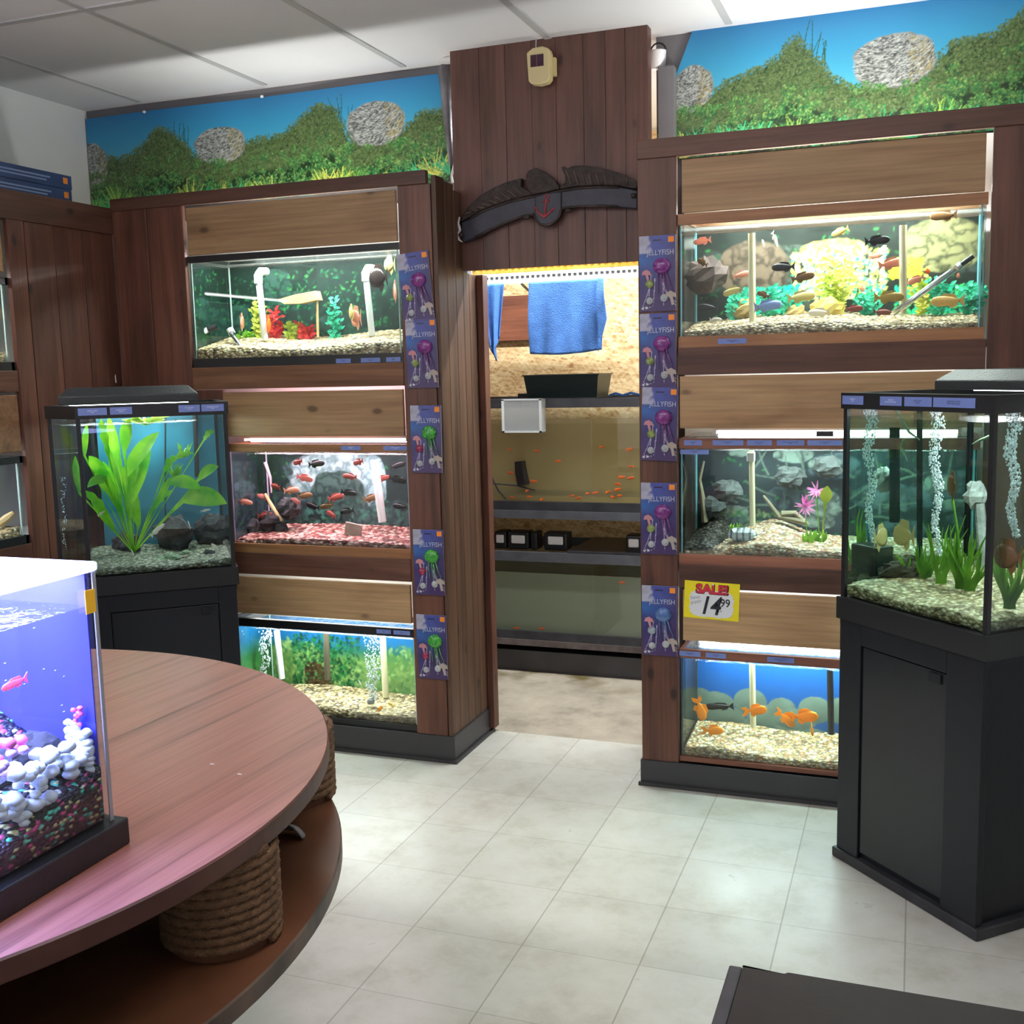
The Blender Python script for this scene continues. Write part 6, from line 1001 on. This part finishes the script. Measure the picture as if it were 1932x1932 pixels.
o = tag(MB().tube([PY(u, v, 1.2) for u, v in ((1150, 746), (1162, 742), (1175, 746), (1190, 741), (1207, 745))], .006, 8).build('blue_net', mat('blue_cloth_dark', hexc(50, 100, 170), .7)), 'crumpled blue net lying on the upper stock tank rim', 'net')
# filters between the tanks
for k, (u0, u1, lb) in enumerate(((935, 958, 'black hang on filter at the left between the stock tanks'), (960, 1000, 'black hang on filter with white cartridge, second from left'), (1003, 1016, 'narrow black filter box between two white cartridges'), (1028, 1072, 'black hang on filter with white cartridge right of centre'), (1182, 1212, 'black hang on filter at the right between the stock tanks'))):
    a, b_ = PY(u0, 1005, 1.2), PY(u1, 1040, 1.2); t = thing('hang_on_filter', ((a[0]+b_[0])/2, 1.22, .592), lb, 'filter'); w2 = (b_[0]-a[0])/2; bevel(MB().box(-w2, w2, -.04, .05, 0, .085).build('filter_case', BLK, t, at0=True), .008, 3)
    if k != 2: bevel(MB().box(-w2*.6, w2*.7, -.05, -.04, .03, .07).build('cartridge', WHT, t, at0=True), .006, 2)
part(tl, 'lid_panel', box(-.3, .9, 1.14, 1.58, .591, .6), BLR)
# shelf, towels
sh = thing('wall_shelf', (-.25, 1.1, 1.83), 'white slotted metal shelf under the stockroom ceiling with towels over it', 'shelf'); ym = .92; SW = mat('white_metal', (.8, .8, .78), .4)
part(sh, 'shelf_board', box(-1.3, .9, ym, 1.25, 1.858, 1.868), SW); fl = MB().box(-1.3, .9, ym-.003, ym, 1.824, 1.868)
part(sh, 'front_edge', fl, SW); sl = MB()
for k in range(44): sl.box(-.95+k*.024, -.936+k*.024, ym-.0045, ym-.003, 1.848, 1.857)
part(sh, 'slots', sl, mat('slot_dark', (.03, .03, .03), .6))
CRB = mat('cream_carton', hexc(238, 222, 190), .6)
for k in range(5): bx = bevel(box(-.80+k*.132, -.675+k*.132, ym+.01, 1.2, 1.869, 2.05).build('carton', CRB), .002); tag(bx, ('cream carton on the stockroom shelf, leftmost', 'cream carton on the stockroom shelf, second from left', 'cream carton on the stockroom shelf, in the middle', 'cream carton on the stockroom shelf, fourth from left', 'cream carton on the stockroom shelf, rightmost')[k], 'carton')
pn = box(-.14, .25, 1.0, 1.02, 1.869, 2.1).build('notice_board', mat('notice_white', (.85, .84, .88), .5)); tag(pn, 'white board with dark scribbles at the right of the stockroom shelf', 'board')
for k, pts in enumerate((((1148, 508), (1160, 514), (1170, 512)), ((1152, 504), (1172, 505), (1182, 510)), ((1182, 498), (1190, 505), (1203, 503)), ((1190, 512), (1198, 518)))): l = Vector(pn.location); MB().tube([Vector(PY(u, v, .998))-l for u, v in pts], .0025, 5).build('scribble', mat('purple_ink', (.06, .05, .15), .5), pn)
BLU = mat('blue_towel', hexc(66, 112, 176), .9, var=.12, vs=30, bump=.5, bs=250)
def towel(label, x0_, x1_, z0_, fn, n=40, mm=30, y=None, hook=True):
    y = ym-.008 if y is None else y; b = MB()
    for j in range(mm+1):
        for i in range(n+1):
            s, t_ = i/n, j/mm; x, dy, z = fn(s, t_); b.v.append((x, y+dy, z))
    b.f = [(j*(n+1)+i, (j+1)*(n+1)+i, (j+1)*(n+1)+i+1, j*(n+1)+i+1) for j in range(mm) for i in range(n)]; b.mi = [0]*len(b.f); o = b.build('hanging_towel', BLU, smooth=True); sd = o.modifiers.new('s', 'SOLIDIFY'); sd.thickness = .004; return tag(o, label, 'towel')
def tw1(s, t_): x = -.385+s*.322; return (x+.01*math.sin(t_*3)*(s-.5), -.012*math.sin(s*9+t_*3)*t_-.006*math.sin(s*23)*t_, 1.826-t_*(.298+.012*math.sin(s*3))+(-.012*(1-s) if t_ > .9 else 0))
towel('wide blue towel hanging flat over the stockroom shelf', 0, 0, 0, tw1)
def tw2(s, t_): x = -.075+s*.03+t_*s*.01; return (x, -.012-.01*math.sin(t_*5), 1.828-t_*(.31-.14*s))
towel('narrow blue towel folded over the right end of the wide towel', 0, 0, 0, tw2, 8)
def tw3(s, t_): w = 1-.75*t_; return (-.555+(s-.5)*.115*w+.01*t_, -.02-.03*math.sin(s*12)*(.3+t_*.5), 1.826-t_*(.34-.10*abs(s-.45)*2)+.0)
towel('bunched blue towel hanging to a point at the left of the stockroom shelf', 0, 0, 0, tw3, 30)
part(sh, 'bracket', MB().tube([(-.42, ym, 1.82), (-.42, 1.75, 1.62)], .006, 6), STL)
tag(box(-1.3, -.62, 1.76, 1.795, 1.60, 1.83).build('wall_mounted_board', wood('stained_ply', hexc(120, 70, 48), hexc(134, 80, 56), hexc(90, 50, 36), 0, .6)), 'dark reddish board on the stockroom wall behind the bunched towel', 'board')
arealight('stockroom_light', (.35, 1.48, 2.5), (0, 0, 0), 1.1, .25, 8, (1, .93, .82)); arealight('stockroom_light', (.05, .72, 2.5), (0, 0, 0), 2.1, .05, 100, (.92, .97, 1))
# ================================================================ room lights and world
for k, (x, y) in enumerate(((-.6, -2.0), (.9, -1.9))):  # upward fixtures added out of view to brighten the ceiling
    t = thing('added_uplight', (x, y, 2.24), ('added unseen ceiling fill light hung above the round table', 'added unseen ceiling fill light hung above the bench')[k], 'light', 'added fill lights outside the picture')
    MB().box(-.6, .6, -.05, .05, 0, .03).build('trough', WHT, t, at0=True); MB().tube([(-.55, 0, .03), (-.55, 0, .36)], .004, 6).build('hanger', STL, t); MB().tube([(.55, 0, .03), (.55, 0, .36)], .004, 6).build('hanger', STL, t)
    arealight('uplight', (0, 0, .035), (math.pi, 0, 0), 1.15, .08, 26, (1, .96, .98), t)
for k, (x, y, p) in enumerate(((-1.0, -2.6, 14), (.9, -2.4, 8), (-.2, -4.6, 17))):
    t = thing('ceiling_light', (x, y, CZ-.03), ('fluorescent ceiling panel above the round table', 'fluorescent ceiling panel above the bench', 'fluorescent ceiling panel behind the camera')[k], 'light', 'ceiling panels outside the picture')
    MB().box(-.6, .6, -.3, .3, .004, .026).build('frame', WHT, t, at0=True); MB().box(-.57, .57, -.27, .27, 0, .003).build('diffuser', emis('panel_glow', (1, .98, .94), 1.5), t, at0=True)
    arealight('panel_light', (0, 0, -.005), (0, 0, 0), 1.1, .5, p, (1, .93, .84), t)
win = struct(box(-2.18, -2.17, -5.8, -3.9, .5, 2.3).build('added_fill_window', emis('fill_window_glow', (.9, .96, 1.), 2.0))); arealight('window_fill_light', (-2.16, -4.85, 1.4), (0, -math.pi/2, 0), 1.7, 1.8, 15, (.97, .98, 1))  # glowing window added on the unseen left wall to lift the room light
w = bpy.data.worlds.new('world'); S.world = w; w.use_nodes = True; w.node_tree.nodes['Background'].inputs[0].default_value = (.5, .55, .6, 1); w.node_tree.nodes['Background'].inputs[1].default_value = .05
S.view_settings.view_transform = 'Standard'; S.view_settings.look = 'None'; S.view_settings.gamma = 1; S.view_settings.use_curve_mapping = False; S.view_settings.exposure = 0.0
try:
    S.cycles.transparent_max_bounces = 28; S.cycles.max_bounces = 7; S.cycles.diffuse_bounces = 4; S.cycles.glossy_bounces = 3; S.cycles.adaptive_threshold = .02; S.cycles.sample_clamp_indirect = 6; S.cycles.caustics_reflective = False; S.cycles.caustics_refractive = False
except Exception: pass
